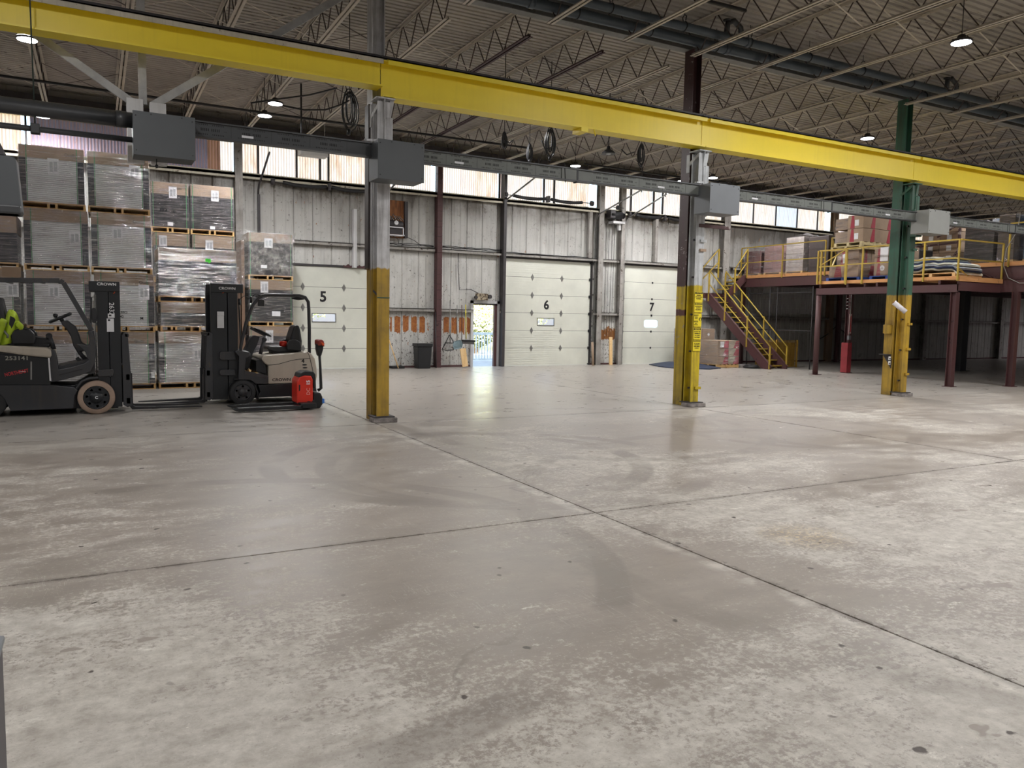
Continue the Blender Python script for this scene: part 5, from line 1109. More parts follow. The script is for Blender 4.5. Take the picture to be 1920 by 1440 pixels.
# ================================================================ forklift two (numbered 4)
YN=14.25; YF=15.30
t=F2=thing('forklift',(2.9,14.78,0),'beige and black sit-down forklift with a white number 4, facing the nearer forklift','forklift')
part('body',px_prism([(490,672),(493,668),(500,666),(530,664),(563,661.5),(577,659.5),(584,663),(591,672),(594,690),(595,705),(592,718),(557,718),(503,720),(503,685),(497,682),(492,676)],YN,YF),BEIGE,t,.02)
part('hood_seam',px_prism([(503,684.3),(523,682),(546,675.5),(562,673),(581,671.5),(581,672.5),(562,674),(546,676.5),(523,683),(503,685.3)],YN-.004,YN+.001),BLACK,t)
part('rear_seam',px_prism([(577,660),(581,668),(586,690),(588,700),(587,700),(585,690),(580,668),(576,660)],YN-.004,YN+.001),BLACK,t)
part('frame',px_prism([(430,705),(455,702),(458,700),(503,706),(503,719),(560,716),(590,718),(590,738),(485,746),(440,750)],YN+.16,YF-.16),TRUCKD,t,.01)
for y0,y1 in ((YN,YN+.16),(YF-.16,YF)):
    part('side_skirt',px_prism([(484,722),(560,717),(592,718),(590,741),(482,746),(488,735)],y0+.01,y1),TRUCKD,t,.01)
    part('front_cowl',px_prism([(447,712),(448,668),(440,660),(446,657),(468,660),(470,668),(461,672),(459,700),(470,702),(503,706),(503,720),(480,720),(470,713)],y0,y1),TRUCK,t,.01)
    part('step_rail',px_prism([(459,695),(470,697),(502,704),(502,709),(470,704),(459,702)],y0-.008,y0),DARKST,t)
    m=MB().tube([(onY(a,b,y0)[0],(y0+y1)/2,onY(a,b,y0)[1]) for a,b in ((440,712),(455,711),(470,714),(480,724),(485,738),(484,750))],.025,6); part('fender',m,TRUCK,t)
    Q3=[(onY(a,b,y0+.03)[0],(y0+.05 if y0<14.5 else y0+.1),onY(a,b,y0+.03)[1]) for a,b in ((450,690),(452,650),(462,605),(475,572),(485,559),(497,553),(520,553),(562,554),(573,557),(579,566),(580,580),(581,620),(581,662))]
    part('guard_tube',MB().tube(Q3,.026,8),TRUCK,t)
for px_ in (500,516,532,548,563):
    a=onY(px_,554,YN); part('guard_bar',MB().box(a[0]-.02,a[0]+.02,YN+.06,YF-.08,a[1]-.02,a[1]+.01),TRUCK,t)
a=onY(560,560,YN+.3); part('guard_lamp',MB().lathe([(.0,-.03),(.13,-.01),(.13,.02),(0,.04)],(a[0],YN+.3,a[1]),n=14),TRUCKD,t)
for k,(px_,py_) in enumerate(((449,566),(471,562))):
    a=onY(px_,py_,YN+.2); part('mirror',MB().cyl((a[0]-.02,YN+.2,a[1]),(a[0]+.02,YN+.19,a[1]),.06,14),TRUCKD if k==0 else BLK,t); part('mirror_arm',MB().tube([(a[0],YN+.2,a[1]+.04),(a[0]+.08,YN+.2,a[1]+.11),(a[0]+.2,YN+.15,a[1]+.06)],.008,5),BLACK,t)
a=onY(489,568,YN+.1); part('work_light',MB().box(a[0]-.05,a[0]+.05,YN+.02,YN+.12,a[1]-.06,a[1]+.06),BLK,t,.01)
part('seat_cushion',px_prism([(502,651),(506,649),(540,650),(566,651),(566,660),(520,662),(503,658)],14.51,14.99),BLK,t,.03)
part('seat_base',px_prism([(512,659),(560,660),(562,664),(512,666)],14.55,14.95),DARKST,t)
part('seat_back',px_prism([(544,636),(550,618),(553,610),(561,609),(564,620),(567,640),(566,660),(552,660)],14.53,14.97),BLK,t,.04)
c=onY(551,648,14.49)
for y in (14.45,14.97): part('seat_arm',MB().prism([(c[0]-.13,c[1]-.08),(c[0]-.14,c[1]+.02),(c[0]-.09,c[1]+.1),(c[0]+.02,c[1]+.12),(c[0]+.11,c[1]+.07),(c[0]+.13,c[1]-.04),(c[0]+.1,c[1]-.1)],y,y+.07,'y'),BLK,t,.02)
a=onY(531,645,14.63); part('red_cushion_roll',MB().lathe([(.0,-.06),(.06,-.05),(.075,0),(.06,.05),(0,.06)],(a[0],14.63,a[1]),'z',14),RED,t)
part('steering_column',MB().prism([onY(a_,b,14.68) for a_,b in ((452,668),(462,650),(470,633),(478,629),(488,631),(482,648),(474,664),(472,672),(468,690),(461,695),(455,680))],14.68,14.88,'y'),TRUCK,t,.015)
part('dash_shelf',px_prism([(442,659),(450,656),(463,658),(471,664),(466,671),(452,671)],YN+.1,YF-.1),TRUCK,t,.01)
c=onY(484,622,14.77); a=math.atan2(onY(500,630,14.77)[1]-onY(470,615,14.77)[1],onY(500,630,14.77)[0]-onY(470,615,14.77)[0]); rr=.155
ring=[(c[0]+rr*math.cos(k)*math.cos(a),14.34+rr*math.sin(k),c[1]+rr*math.cos(k)*math.sin(a)) for k in [2*PI*i/20 for i in range(20)]]
sw=part('steering_wheel',MB().tube(ring,.015,6,closed=True),BLK,t); part('spokes',MB().bar((c[0]-rr*math.cos(a),14.77,c[1]-rr*math.sin(a)),(c[0]+rr*math.cos(a),14.77,c[1]+rr*math.sin(a)),.05,.018,(0,1,0)),BLK,sw)
part('control_lever',MB().cyl((onY(488,664,14.43)[0],14.43,onY(488,664,14.43)[1]),(onY(495,638,14.43)[0],14.43,onY(495,638,14.43)[1]),.035,8).cyl((onY(493,636,14.43)[0],14.40,onY(493,636,14.43)[1]),(onY(498,637,14.43)[0],14.43,onY(498,637,14.43)[1]),.035,8),TRUCK,t)
part('battery_stop',px_prism([(480,676),(487,674),(494,676),(499,686),(501,702),(480,697)],YN+.05,YF-.3),TRUCKD,t,.01)
m=MB()
for k in range(3):
    x,z=onY(571+k*.8,684+k*5.5,YN); m.prism([(x+.035*math.cos(q)+.008*math.sin(q)*0,z+.012*math.sin(q)) for q in [2*PI*i/12 for i in range(12)]],YN-.006,YN+.001,'y')
for i,k in enumerate(range(3)):
    x,z=onY(571+k*.8,684+k*5.5,YN); part('vent_oval',MB().prism([(x+.045*math.cos(q),z+.014*math.sin(q)) for q in [2*PI*j/12 for j in range(12)]],YN-.006,YN+.001,'y'),BLACK,t)
p=onY(568,677,YN); text('4',.10,(p[0],YN-.003,p[1]),INK,t,bold=.03)
p=onY(530,712,YN); text('CROWN',.07,(p[0]-.02,YN-.003,p[1]),INK,t,bold=.02,sx=1.2)
cx,_=onY(455,738,YN); wheel(t,cx,.222,.222,YN-.03,YN+.16,.15,'front_tyre',RUB,5,TRUCK); wheel(t,cx,.222,.222,YF-.16,YF+.03,.15,'front_tyre',RUB,6,TRUCK)
cx,_=onY(575,745,YN); wheel(t,cx,.2,.2,YN+.05,YN+.2,.12,'rear_tyre',RUB,5,TRUCK); wheel(t,cx,.2,.2,YF-.2,YF-.05,.12,'rear_tyre',RUB,5,TRUCK)
xin=onY(457,600,YN+.1)[0]; xout=onY(396,600,YN+.1)[0]
mast(t,-1,xin,xout,2.13,YN+.13,YF-.13,TRUCKD)
p=onY(426,541,YN+.11); text('CROWN',.062,(p[0],YN+.115,p[1]),WHT,t,bold=.01,sx=1.15)
x,z=onY(417,548,YN+.11); part('arrow_mark',MB().tube([(x-.05,YN+.125,z),(x+.01,YN+.125,z+.01),(x+.03,YN+.125,z),(x+.0,YN+.125,z-.015)],.006,5),ORANGE,t)
for a_,b,c_,d in ((407,584,420,592),(407,592,420,615)):
    p=onY(a_,b,YN+.12);q=onY(c_,d,YN+.12); part('decal',MB().box(p[0],q[0],YN+.116,YN+.12,q[1],p[1]),PAPER,t)
for za,zb in ((659,675),(693,704)): part('tilt_link',px_prism([(412,za+3),(414,za+.5),(418,za),(440,za),(442,zb),(418,zb),(414,zb-.5),(412,zb-3)],YN+.09,YN+.13),TRUCK,t,.006)
xa,_=onY(399,700,YN+.15)
carriage(t,-1,xa,1.28,YN+.13,YF-.13,onY(262,760,14.5)[0],(14.55,15.01))
part('fork_sleeve',MB().box(xa-.115,xa-.09,YN+.2,YF-.2,.06,.5),DARKST,t)
# ================================================================ red pallet jack
YJ=13.28
t=thing('pallet_jack',(2.9,13.5,0),'red and black electric pallet jack with long forks, parked beside the forklift numbered 4','pallet jack')
part('battery_cover',px_prism([(557,715),(562,707),(572,704),(584,705),(587,712),(587,752),(572,762),(557,756)],YJ,YJ+.42),RED,t,.02)
part('top_shroud',px_prism([(560,708),(563,700),(572,696),(588,697),(592,702),(593,728),(588,728),(587,712),(584,706),(572,705)],YJ+.02,YJ+.40),BLK,t,.015)
part('drive_unit',px_prism([(588,735),(602,737),(605,745),(605,758),(600,766),(588,768),(578,764),(574,756),(580,750),(588,750)],YJ+.04,YJ+.38),BLK,t,.02)
x,_=onY(596,757,YJ+.2); part('drive_wheel',MB().cyl((x-.02,YJ+.15,.1),(x-.02,YJ+.28,.1),.1,18),RUB,t)
x,z=onY(604,752,YJ+.1); part('blue_bumper',MB().box(x-.03,x+.03,YJ+.05,YJ+.3,z-.035,z+.045),BLUE,t,.008)
x,_=onY(579,757,YJ); part('caster',MB().cyl((x,YJ-.01,.07),(x,YJ+.06,.07),.065,16),BLK,t)
Q3=[(onY(a_,b,YJ+.2)[0],YJ+.2,onY(a_,b,YJ+.2)[1]) for a_,b in ((596,732),(602,728),(601,700),(600,680),(599,665))]
part('tiller',MB().tube(Q3,[.03,.028,.024,.022,.025],8),BLK,t)
part('tiller_head',MB().prism([onY(a_,b,YJ+.15) for a_,b in ((597,668),(594,655),(594,645),(600,641),(606,645),(606,654),(602,668))],YJ+.12,YJ+.28,'y'),BLK,t,.02)
part('tiller_grip',MB().prism([onY(a_,b,YJ+.15) for a_,b in ((595,648),(595,638),(600,636),(605,639),(606,650),(601,647))],YJ+.05,YJ+.35,'y'),plain('dark_red','8a2a20',.5),t,.015)
part('tiller_button',MB().prism([onY(a_,b,YJ+.15) for a_,b in ((599,641),(606,644),(602,648))],YJ+.03,YJ+.06,'y'),ORANGE,t,.004)
for y0 in (13.0+.1,13.62):
    xe=onY(557,760,y0)[0]; xs=onY(437 if y0<13.3 else 427,764,y0)[0]
    part('fork_leg',MB().prism([(xs,.05),(xs+.08,.075),(xe+.1,.085),(xe+.1,.03),(xs+.08,.02)],y0,y0+.16,'y'),BLK,t,.006)
    part('load_roller',MB().cyl((xs+.16,y0+.02,.035),(xs+.16,y0+.14,.035),.034,12),DSTEEL,t)
part('fork_bridge',MB().box(onY(557,760,13.2)[0]+.04,onY(580,760,13.2)[0]+.1,13.10,13.78,.03,.12),BLK,t,.01)
p=onY(578,724,YJ); text('15',.085,(p[0],YJ-.012,p[1]+.06),WHT,t,bold=.03,roll=PI/2); text('DC',.085,(p[0],YJ-.012,p[1]-.09),plain('pale_red','f0a8a0',.5),t,bold=.004,roll=PI/2)
part('side_recess',px_prism([(560.5,722),(563,721),(563,732),(560.5,734)],YJ-.004,YJ+.001),BLK,t)
# ================================================================ mezzanine
def pipebar(pts,r=.022): return MB().tube(pts,r,7)
MZ=thing('mezzanine_deck',(30,16,2.95),'high maroon steel mezzanine floor along the window wall, behind the yellow rails','mezzanine',kind='thing')
part('floor_plate',MB().box(22.0,45,7.5,22.7,3.28,3.37),plain('grimy_plywood','6f6a65',.8),MZ)
part('edge_board',MB().box(21.96,22.0,7.5,22.6,3.28,3.395),DECKW,MZ)
m=MB().box(21.98,22.0,7.5,22.6,2.95,3.28).box(21.95,22.06,7.5,22.6,2.95,2.965).box(21.95,22.06,7.5,22.6,3.265,3.28); part('edge_girder',m,MAROON,MZ)
part('lower_girder',MB().box(21.97,22.0,7.5,12.7,2.58,2.93).box(21.93,22.07,7.5,12.7,2.57,2.59).box(21.93,22.07,7.5,12.7,2.92,2.94),MAROON,MZ)
for x,y in ((44,19.5),(43.5,14)):
    q=thing('added_tube_light',(x,y,2.86),'added unseen tube light under the far end of the mezzanine, '+('nearer the back wall' if y>18 else 'farther from the back wall'),'ceiling lamp','added tube lights under the mezzanine'); part('housing',MB().box(x-.6,x+.6,y-.08,y+.08,2.86,2.98),WHITE,q)
    l=bpy.data.lights.new('added_tube_glow','AREA'); l.shape='RECTANGLE'; l.size=1.1; l.size_y=.1; l.energy=70; l.color=(1,.95,1); o=bpy.data.objects.new('added_tube_glow',l); COL.objects.link(o); o.location=(x,y,2.85)  # unseen tube lights added to brighten the dim end under the mezzanine
for k in range(14): part('floor_joist',MB().box(22.06,45,8.6+k,8.68+k,3.0,3.28),MAROON,MZ)
part('cross_brace',MB().bar((21.95,12.75,2.98),(21.95,13.4,3.3),.03,.12,(1,0,0)),MAROON,MZ)
LP=thing('platform',(21,14.7,2.5),'lower maroon platform jutting out from the mezzanine, with an orange wood edge','platform',kind='thing')
part('edge_board',MB().box(20.0,20.05,12.5,17.06,2.84,2.935),DECKW,LP); part('edge_board',MB().box(20.0,21.95,12.46,12.5,2.80,2.92),DECKW,LP)
for k in range(9): part('floor_plank',MB().box(20.05,21.94,12.5+k*.507,12.5+k*.507+.50,2.88,2.93),DECKW,LP)
part('edge_channel',MB().box(20.0,20.02,12.5,17.06,2.50,2.73).box(20.0,20.1,12.5,17.06,2.50,2.515).box(20.0,20.1,12.5,17.06,2.715,2.73),MAROON,LP)
part('edge_channel',MB().box(20.0,21.94,12.5,12.52,2.55,2.80),MAROON,LP)
for y in (13.0,13.9,14.9,15.3,15.9,16.9): part('platform_joist',MB().box(20.03,21.94,y,y+.07,2.73,2.84),MAROON,LP)
def post(name,x,y,lab,zt,mt=MAROON,w=.14,round_=False):
    t=thing(name,(x,y,0),lab,'post'); 
    part('shaft',MB().cyl((x,y,0.01),(x,y,zt),w/2,14) if round_ else MB().prism(hsec(x-w/2,x+w/2,y-w/2,y+w/2,.01),.01,zt,'z'),mt,t); part('base_plate',MB().box(x-w*.8,x+w*.8,y-w*.8,y+w*.8,0,.012),mt,t); return t
post('platform_post',20.08,17.0,'round maroon post under the far corner of the lower platform',2.5,round_=True,w=.17)
post('platform_post',20.07,12.6,'maroon post under the near corner of the lower platform',2.5,w=.16)
pr=post('mezzanine_post',21.98,17.35,'maroon post with a red guard box at its foot and a narrow sign',2.95,w=.16)
part('red_guard',MB().box(21.80,21.90,17.22,17.45,.02,1.0).box(21.8,22.0,17.2,17.22,.02,1.0),plain('guard_red','8f2f36',.5),pr)
sg=part('narrow_sign',MB().box(21.86,21.97,17.24,17.25,1.3,1.95),plain('sign_pink','d9b3b0',.5),pr); part('sign_bar',MB().box(21.885,21.945,17.234,17.24,1.36,1.88),REDP,sg)
part('conduit',MB().cyl((21.83,17.2,1.25),(21.86,17.2,2.95),.014,6),DSTEEL,pr); part('switch_box',MB().box(21.76,21.86,17.14,17.22,1.1,1.24),GREYP,pr,.006)
m=MB()
for k in range(4): m.box(21.7,21.82,17.2,17.26,2.1+k*.11,2.13+k*.11)
part('cable_hooks',m,DSTEEL,pr,kind='stuff')
post('mezzanine_post',21.95,12.08,'dark maroon post at the right, standing on a flat plate in front of the mezzanine',2.57,w=.16)
post('mezzanine_post',22.1,22.3,'dark post in the back corner under the mezzanine stairs',2.95,w=.14)
post('building_column',27.6,17.02,'thick black column in the shade under the mezzanine',2.98,BLACK,.34)
for x,y,lb in ((27.6,22.3,'maroon post against the back wall under the middle of the mezzanine'),(33.5,12.1,'maroon mezzanine post beyond the right edge'),(33.5,17.0,'maroon post deep under the mezzanine')): post('mezzanine_post',x,y,lb,2.95,w=.16)
# railings
def rail(name,pts,lab,h,mid,posts,mat=YRAIL,r=.018):
    """pts: two base points of a straight run; posts: fractions"""
    a,b=Vector(pts[0]),Vector(pts[1]); t=thing(name,tuple((a+b)/2),lab,'railing'); up=Vector((0,0,1))
    part('top_rail',MB().bar(a+up*h,b+up*h,r*2,r*2),mat,t)
    if mid: part('mid_rail',MB().bar(a+up*mid,b+up*mid,r*1.7,r*1.7),mat,t)
    for f in posts:
        p=a.lerp(b,f); part('rail_post',MB().bar(p-up*.12,p+up*h,r*2.2,r*2.2,(0,1,0)),mat,t)
    return t
rail('guard_railing',((21.94,22.3,3.37),(21.94,18.4,3.37)),'yellow guard railing on the high mezzanine edge beside the stairs',1.07,.5,(0,.52,1))
g=thing('loading_gate',(19.97,16.3,2.93),'yellow swing gate with diagonal braces at the platform corner','gate')
for y in (17.0,16.88,15.98): part('gate_post',MB().bar((19.96,y,2.85),(19.96,y,3.88),.045,.045,(0,1,0)),YRAIL,g)
part('gate_rail',MB().bar((19.96,16.95,3.87),(19.96,15.98,3.87),.045,.045),YRAIL,g); part('gate_rail',MB().bar((19.96,16.95,3.38),(19.96,15.98,3.38),.04,.04),YRAIL,g)
part('gate_brace',MB().bar((19.96,16.9,3.42),(19.96,15.98,3.86),.035,.03),YRAIL,g)
rail('guard_railing',((19.96,15.95,2.93),(19.96,12.5,2.93)),'yellow guard railing along the long face of the lower platform',.95,.47,(.0,.16,.46,.72,1))
rail('guard_railing',((19.98,12.48,2.93),(21.9,12.48,2.93)),'yellow guard railing across the short end of the lower platform',.95,.45,(1,))
g=thing('raised_gate',(21.9,17.6,3.37),'yellow folded gate with crossed braces behind the carton on the mezzanine edge','gate')
P0=(21.94,18.2,3.4); m=MB(); 
for a,b in (((21.94,18.15,3.4),(21.94,18.15,4.5)),((21.94,18.15,4.5),(22.9,18.6,4.6)),((21.94,18.15,3.45),(23.0,18.4,3.5)),((21.94,18.15,4.45),(22.6,18.5,4.0)),((21.94,18.15,3.45),(22.9,18.6,4.2))): m.bar(a,b,.045,.045,(0,1,0))
part('gate_frame',m,YRAIL,g)
rail('guard_railing',((21.94,12.35,3.37),(21.94,7.6,3.37)),'yellow guard railing on the high mezzanine nearest the right edge of the frame',1.05,0,(0,))
fr=thing('folding_gate',(22.3,13.9,3.37),'brown steel frame with a diagonal brace in front of the stacked mezzanine cartons','gate')
a1=onX(1800,428,22.2); a2=onX(1795,492,22.2); b1=onX(1725,437,22.2)
part('gate_frame',MB().bar((22.2,a1[0],3.38),(22.2,a1[0],4.72),.06,.06,(0,1,0)).bar((22.2,a1[0],4.7),(22.2,15.2,4.6),.05,.05).bar((22.2,a1[0],4.6),(22.2,14.6,4.25),.04,.04).bar((22.2,a1[0],3.85),(22.2,14.2,3.45),.04,.04).bar((22.2,a1[0],4.05),(22.2,15.3,4.0),.05,.05),MARW,fr)
# ---------------------------------------------------------------- stairs
S=thing('staircase',(20.95,20.9,0),'maroon open stairs with yellow treads and yellow handrails up to the mezzanine','stairs')
xl,xr_=20.56,21.32; n=14
for x0,x1 in ((xl-.02,xl),(xr_,xr_+.02)):
    part('stringer',MB().prism([(19.28,.0),(19.68,.0),(22.65,2.40),(22.65,2.68),(22.5,2.68),(19.28,.10)],x0,x1,'x').prism([(19.28,.10),(19.24,.10),(22.47,2.70),(22.5,2.68)],x0-.03,x1+.03,'x'),MAROON,S)
for k in range(n):
    y=19.5+k*.232; z=.12+k*.187; tr=part('tread',MB().box(xl,xr_,y,y+.24,z-.03,z),MAROON,S); part('tread_nosing',MB().box(xl,xr_,y-.012,y+.02,z-.032,z+.006),YRAIL,tr)
part('landing',MB().box(20.2,21.45,22.62,22.94-.2,2.66,2.70).box(20.2,21.45,22.60,22.62,2.5,2.70),MAROON,S)
for k in range(4):
    x=21.15+k*.19; part('tread',MB().box(x,x+.2,22.05,22.72,2.83+k*.15,2.86+k*.15),MAROON,S); part('tread_nosing',MB().box(x-.01,x+.02,22.05,22.72,2.83+k*.15,2.87+k*.15),YRAIL,S)
part('stringer',MB().prism([(21.1,2.62),(21.3,2.62),(21.97,3.2),(21.97,3.4),(21.8,3.4),(21.1,2.85)],22.02,22.05,'y'),MAROON,S)
for x in (xl-.03,xr_+.03):
    sl=(2.62-.12)/(22.6-19.5); f=lambda y,h:(x,y,.12+(y-19.5)*sl+h)
    part('handrail',MB().tube([f(19.33,.80),f(22.5,1.0)],.024,7),YRAIL,S); part('mid_handrail',MB().tube([f(19.33,.45),f(22.5,.5)],.02,7),YRAIL,S)
    for y in (19.33,20.45,21.6,22.5): part('rail_post',MB().bar((x,y,max(0,.12+(y-19.5)*sl-.15)),f(y,.80 if y<20 else .95),.045,.045,(0,1,0)),YRAIL,S)
for y,x0,x1 in ((22.0,21.35,21.95),(22.75,20.4,21.2)):
    part('handrail',MB().tube([(x0,y,3.62),(x1,y,4.4)],.022,7),YRAIL,S); part('mid_handrail',MB().tube([(x0,y,3.2),(x1,y,3.9)],.02,7),YRAIL,S)
    for x in (x0,x1): part('rail_post',MB().bar((x,y,2.7 if x==x0 else 3.3),(x,y,3.62 if x==x0 else 4.4),.045,.045,(0,1,0)),YRAIL,S)
# ---------------------------------------------------------------- cartons
def carton(x0,x1,y0,y1,z0,z1,lab,grp='cartons',mat=None,red=0,lab_px=0,tape=False,side=True,redface='x',disc=False):
    t=thing('carton',((x0+x1)/2,(y0+y1)/2,z0),lab,'carton',grp)
    part('box',MB().box(x0+.004,x1-.004,y0+.004,y1-.004,z0+.002,z1-.002),mat or KRAFT,t,.006)
    h=z1-z0; w=y1-y0
    part('top_seam',MB().box(x0+.003,x1-.003,(y0+y1)/2-.025,(y0+y1)/2+.025,z1-.002,z1),KRAFTD,t)
    if red:
        # slanted red print wedge on the face towards -X and the face towards -Y
        a=y0+w*.55; part('print_wedge',MB().prism([(a,z0+.01),(a+w*.28,z0+.01),(a+w*.2,z1-.01),(a+w*.06,z1-.01)],x0+.001,x0+.004,'x'),CREDP,t)
        d=x1-x0; b=x0+d*.42; part('print_wedge',MB().prism([(b,z0+.01),(b+d*.25,z0+.01),(b+d*.25,z1-.01),(b+d*.12,z1-.01)],y0+.001,y0+.004,'y'),CREDP,t)
    if disc: 
        c=y0+w*.45; d_=part('emblem_disc',MB().cyl((x0+.004,c,z0+h*.6),(x0+.001,c,z0+h*.6),min(.09,h*.22),16),PAPER,t); text('Q',min(.09,h*.2),(x0-.001,c,z0+h*.6),KRAFTD,d_,face='-x')
    if lab_px:
        part('label',MB().box(x0,x0+.004,y0+w*.3,y0+w*.55,z0+h*.2,z0+h*.65),PAPER,t)
    return t
def film(t_or_none,x0,x1,y0,y1,z0,z1,wm,name='stretch_wrap'):
    m=MB(); N=8
    def sh(a,b,c,d,nx,ny):
        vs=[]
        for i in range(N+1):
            for j in range(N+1):
                u=i/N;v=j/N;o=R_.random()*.014; vs.append((a+(b-a)*u+nx*o,c+(d-c)*u+ny*o,z0+(z1-z0)*v))
        m.add(vs,[(i*(N+1)+j,(i+1)*(N+1)+j,(i+1)*(N+1)+j+1,i*(N+1)+j+1) for i in range(N) for j in range(N)],True)
    sh(x0-.006,x0-.006,y1,y0,-1,0); sh(x0,x1,y0-.006,y0-.006,0,-1); return part(name,m,wm,t_or_none)
def smallpallet(x0,x1,y0,y1,z0,lab,mat=WOOD,grp=None):
    t=thing('pallet',((x0+x1)/2,(y0+y1)/2,z0),lab,'pallet',grp)
    for k in range(6): 
        x=x0+(x1-x0-.1)*k/5; part('deck_board',MB().box(x,x+.1,y0,y1,z0+.10,z0+.12),mat,t)
    for y in (y0,(y0+y1)/2-.045,y1-.09): part('stringer',MB().box(x0,x1,y,y+.09,z0+.018,z0+.10),mat,t)
    for x in (x0,(x0+x1)/2-.05,x1-.1): part('base_board',MB().box(x,x+.1,y0,y1,z0,z0+.018),mat,t)
    return t
BLUEP=plain('pallet_blue','2f4f9a',.6)
zp=2.93
# lower platform, first pallet
smallpallet(20.3,21.5,15.75,16.95,zp,'blue pallet under the film-wrapped cartons at the platform corner',BLUEP)
c=carton(20.3,21.4,15.8,16.85,zp+.12,3.42,'wide film-wrapped brown carton lying at the bottom of the corner stack',red=1); film(c,20.3,21.4,15.8,16.85,zp+.12,3.42,WRAPH)
c=carton(20.32,20.9,15.82,16.6,3.42,3.86,'film-wrapped carton with red wedge and loose white sheet, above the wide one',red=1); film(c,20.32,20.9,15.82,16.6,3.42,3.86,WRAPH)
part('loose_sheet',MB().add([(20.29,16.38,3.74),(20.29,16.22,3.78),(20.28,16.25,3.48),(20.28,16.34,3.47)],[(0,1,2,3)]),PAPER,c)
carton(20.92,21.5,15.82,16.6,3.42,3.86,'plain carton behind the one with the loose white sheet')
smallpallet(20.3,21.5,14.25,15.4,zp,'second blue pallet on the lower platform',BLUEP)
for k,(y0,y1) in enumerate(((14.3,14.78),(14.79,15.28))):
    for j,(z0,z1) in enumerate(((zp+.12,3.42),(3.42,3.85))):
        nm=[['carton with a round emblem, bottom row next to the green column','carton with a round emblem and hand marks, bottom row nearer the gate'],['carton half hidden by the green column, upper row','carton with red wedge and a large shipping sheet, upper row']][j][k]
        c=carton(20.32,20.95,y0,y1,z0,z1,nm,red=1,disc=True,grp='film-wrapped cartons on the lower platform'); film(c,20.32,20.95,y0,y1,z0,z1,WRAP)
        if j==1 and k==1: part('shipping_sheet',MB().box(20.30,20.305,14.82,15.08,3.47,3.87),PAPER,c)
single('wrapped_bundle',MB().box(20.98,21.6,14.3,15.4,3.055,3.8),plain('dark_film_bundle','2b2a2c',.3),'dark film-wrapped bundle behind the cartons on the lower platform','bundle',bev=.03)
# upper pallets and large cartons
smallpallet(20.25,21.75,15.7,16.8,3.865,'weathered pallet carrying the large cartons, lower of two',plain('pale_pallet','b9a77c',.7,0,.2,6))
smallpallet(20.3,21.7,15.72,16.72,3.985,'pale pallet directly under the large cartons, upper of two',plain('pale_pallet2','c7b78c',.7,0,.2,6))
zb=4.105
for k,(z0,z1) in enumerate(((zb,zb+.40),(zb+.405,zb+.80))):
    r='lower' if k==0 else 'upper'
    c=carton(20.35,21.15,15.74,16.3,z0,z1,'large brown carton with red wedges at the corner of the high stack, %s row'%r,red=1,lab_px=1,grp='large cartons high on the lower platform')
    carton(21.16,21.9,15.76,16.3,z0,z1,'large carton behind the corner one in the high stack, %s row'%r,red=1,grp='large cartons high on the lower platform')
    c=carton(20.4,21.1,16.31,16.78,z0,z1-.05,'smaller taped carton at the far side of the high stack, %s row'%r,grp='large cartons high on the lower platform'); film(c,20.4,21.1,16.31,16.78,z0,z1-.05,WRAPH)
single('navy_bag',MB().lathe([(.0,.0),(.22,.03),(.26,.25),(.2,.5),(.06,.62),(0,.64)],(21.75,15.35,3.86),n=14),plain('navy_plastic','1b2440',.3,0,.2,8,.8),'dark navy plastic bag tucked beside the large cartons','bag') if False else None
# blankets on a pallet
smallpallet(20.25,21.45,12.75,14.15,zp,'bright new pallet under the folded moving blankets',PINE)
BC=[('c9c9bc','pale cream'),('26304f','navy'),('8e96a0','grey'),('d0d2c8','off-white'),('3a4563','dark blue'),('9aa39f','grey-green'),('b9b5a8','beige topmost')]
for k,(cc,nm) in enumerate(BC):
    z0=zp+.15+k*.052; m=MB(); N=14; e=.04*k*(1 if k%2 else .4); vs=[]
    ya,yb=12.45+.25+e*.6+(.3 if k>3 else 0),14.1-e*.3+(.12 if k in (1,2) else 0)
    for i in range(N+1):
        u=i/N; y=ya+(yb-ya)*u; dr=-.10*max(0,(.12-u)/.12)**1.5 - (.03*max(0,(u-.9)/.1)); uu=(y-12.7)/1.4; dr=-.09*max(0,(.12-uu)/.12)**1.5; wv=.016*math.sin(uu*13)+.010*math.sin(uu*29)+.05*math.sin(PI*max(0,min(1,uu)))
        for x,dx in ((20.24+.02*math.sin(k*3+u*9),0),(20.4,.012),(21.2,.01),(21.4,0)): vs.append((x,y,z0+dr+wv+dx))
    M=len(vs); vs2=[(x,y,z+.045) for x,y,z in vs]; fs=[]
    for i in range(N):
        for j in range(3):
            a=i*4+j; fs.append((M+a,M+a+4,M+a+5,M+a+1)[::-1]); fs.append((a,a+1,a+5,a+4)[::-1])
        fs.append((i*4,i*4+4,M+i*4+4,M+i*4)[::-1]); fs.append((i*4+3,M+i*4+3,M+i*4+7,i*4+7)[::-1])
    for i in (0,N):
        for j in range(3): q=(i*4+j,M+i*4+j,M+i*4+j+1,i*4+j+1); fs.append(q if i==0 else q[::-1])
    m.add(vs+vs2,fs,True); single('moving_blanket',m,plain('blanket_%d'%k,cc,.9,0,.12,5,.3),'%s folded moving blanket in the pile on the lower platform, %s'%(nm,['lowest','second from the bottom','third from the bottom','in the middle','third from the top','second from the top','draped over the others'][k]),'blanket','folded moving blankets')
single('webbing_strap',MB().tube([(20.4,12.6,3.05),(20.3,12.75,3.2),(20.26,12.9,3.28),(20.3,12.7,3.12),(20.5,12.55,2.96)],.012,5),YRAIL,'dull yellow strap hanging from the blanket pile','strap')
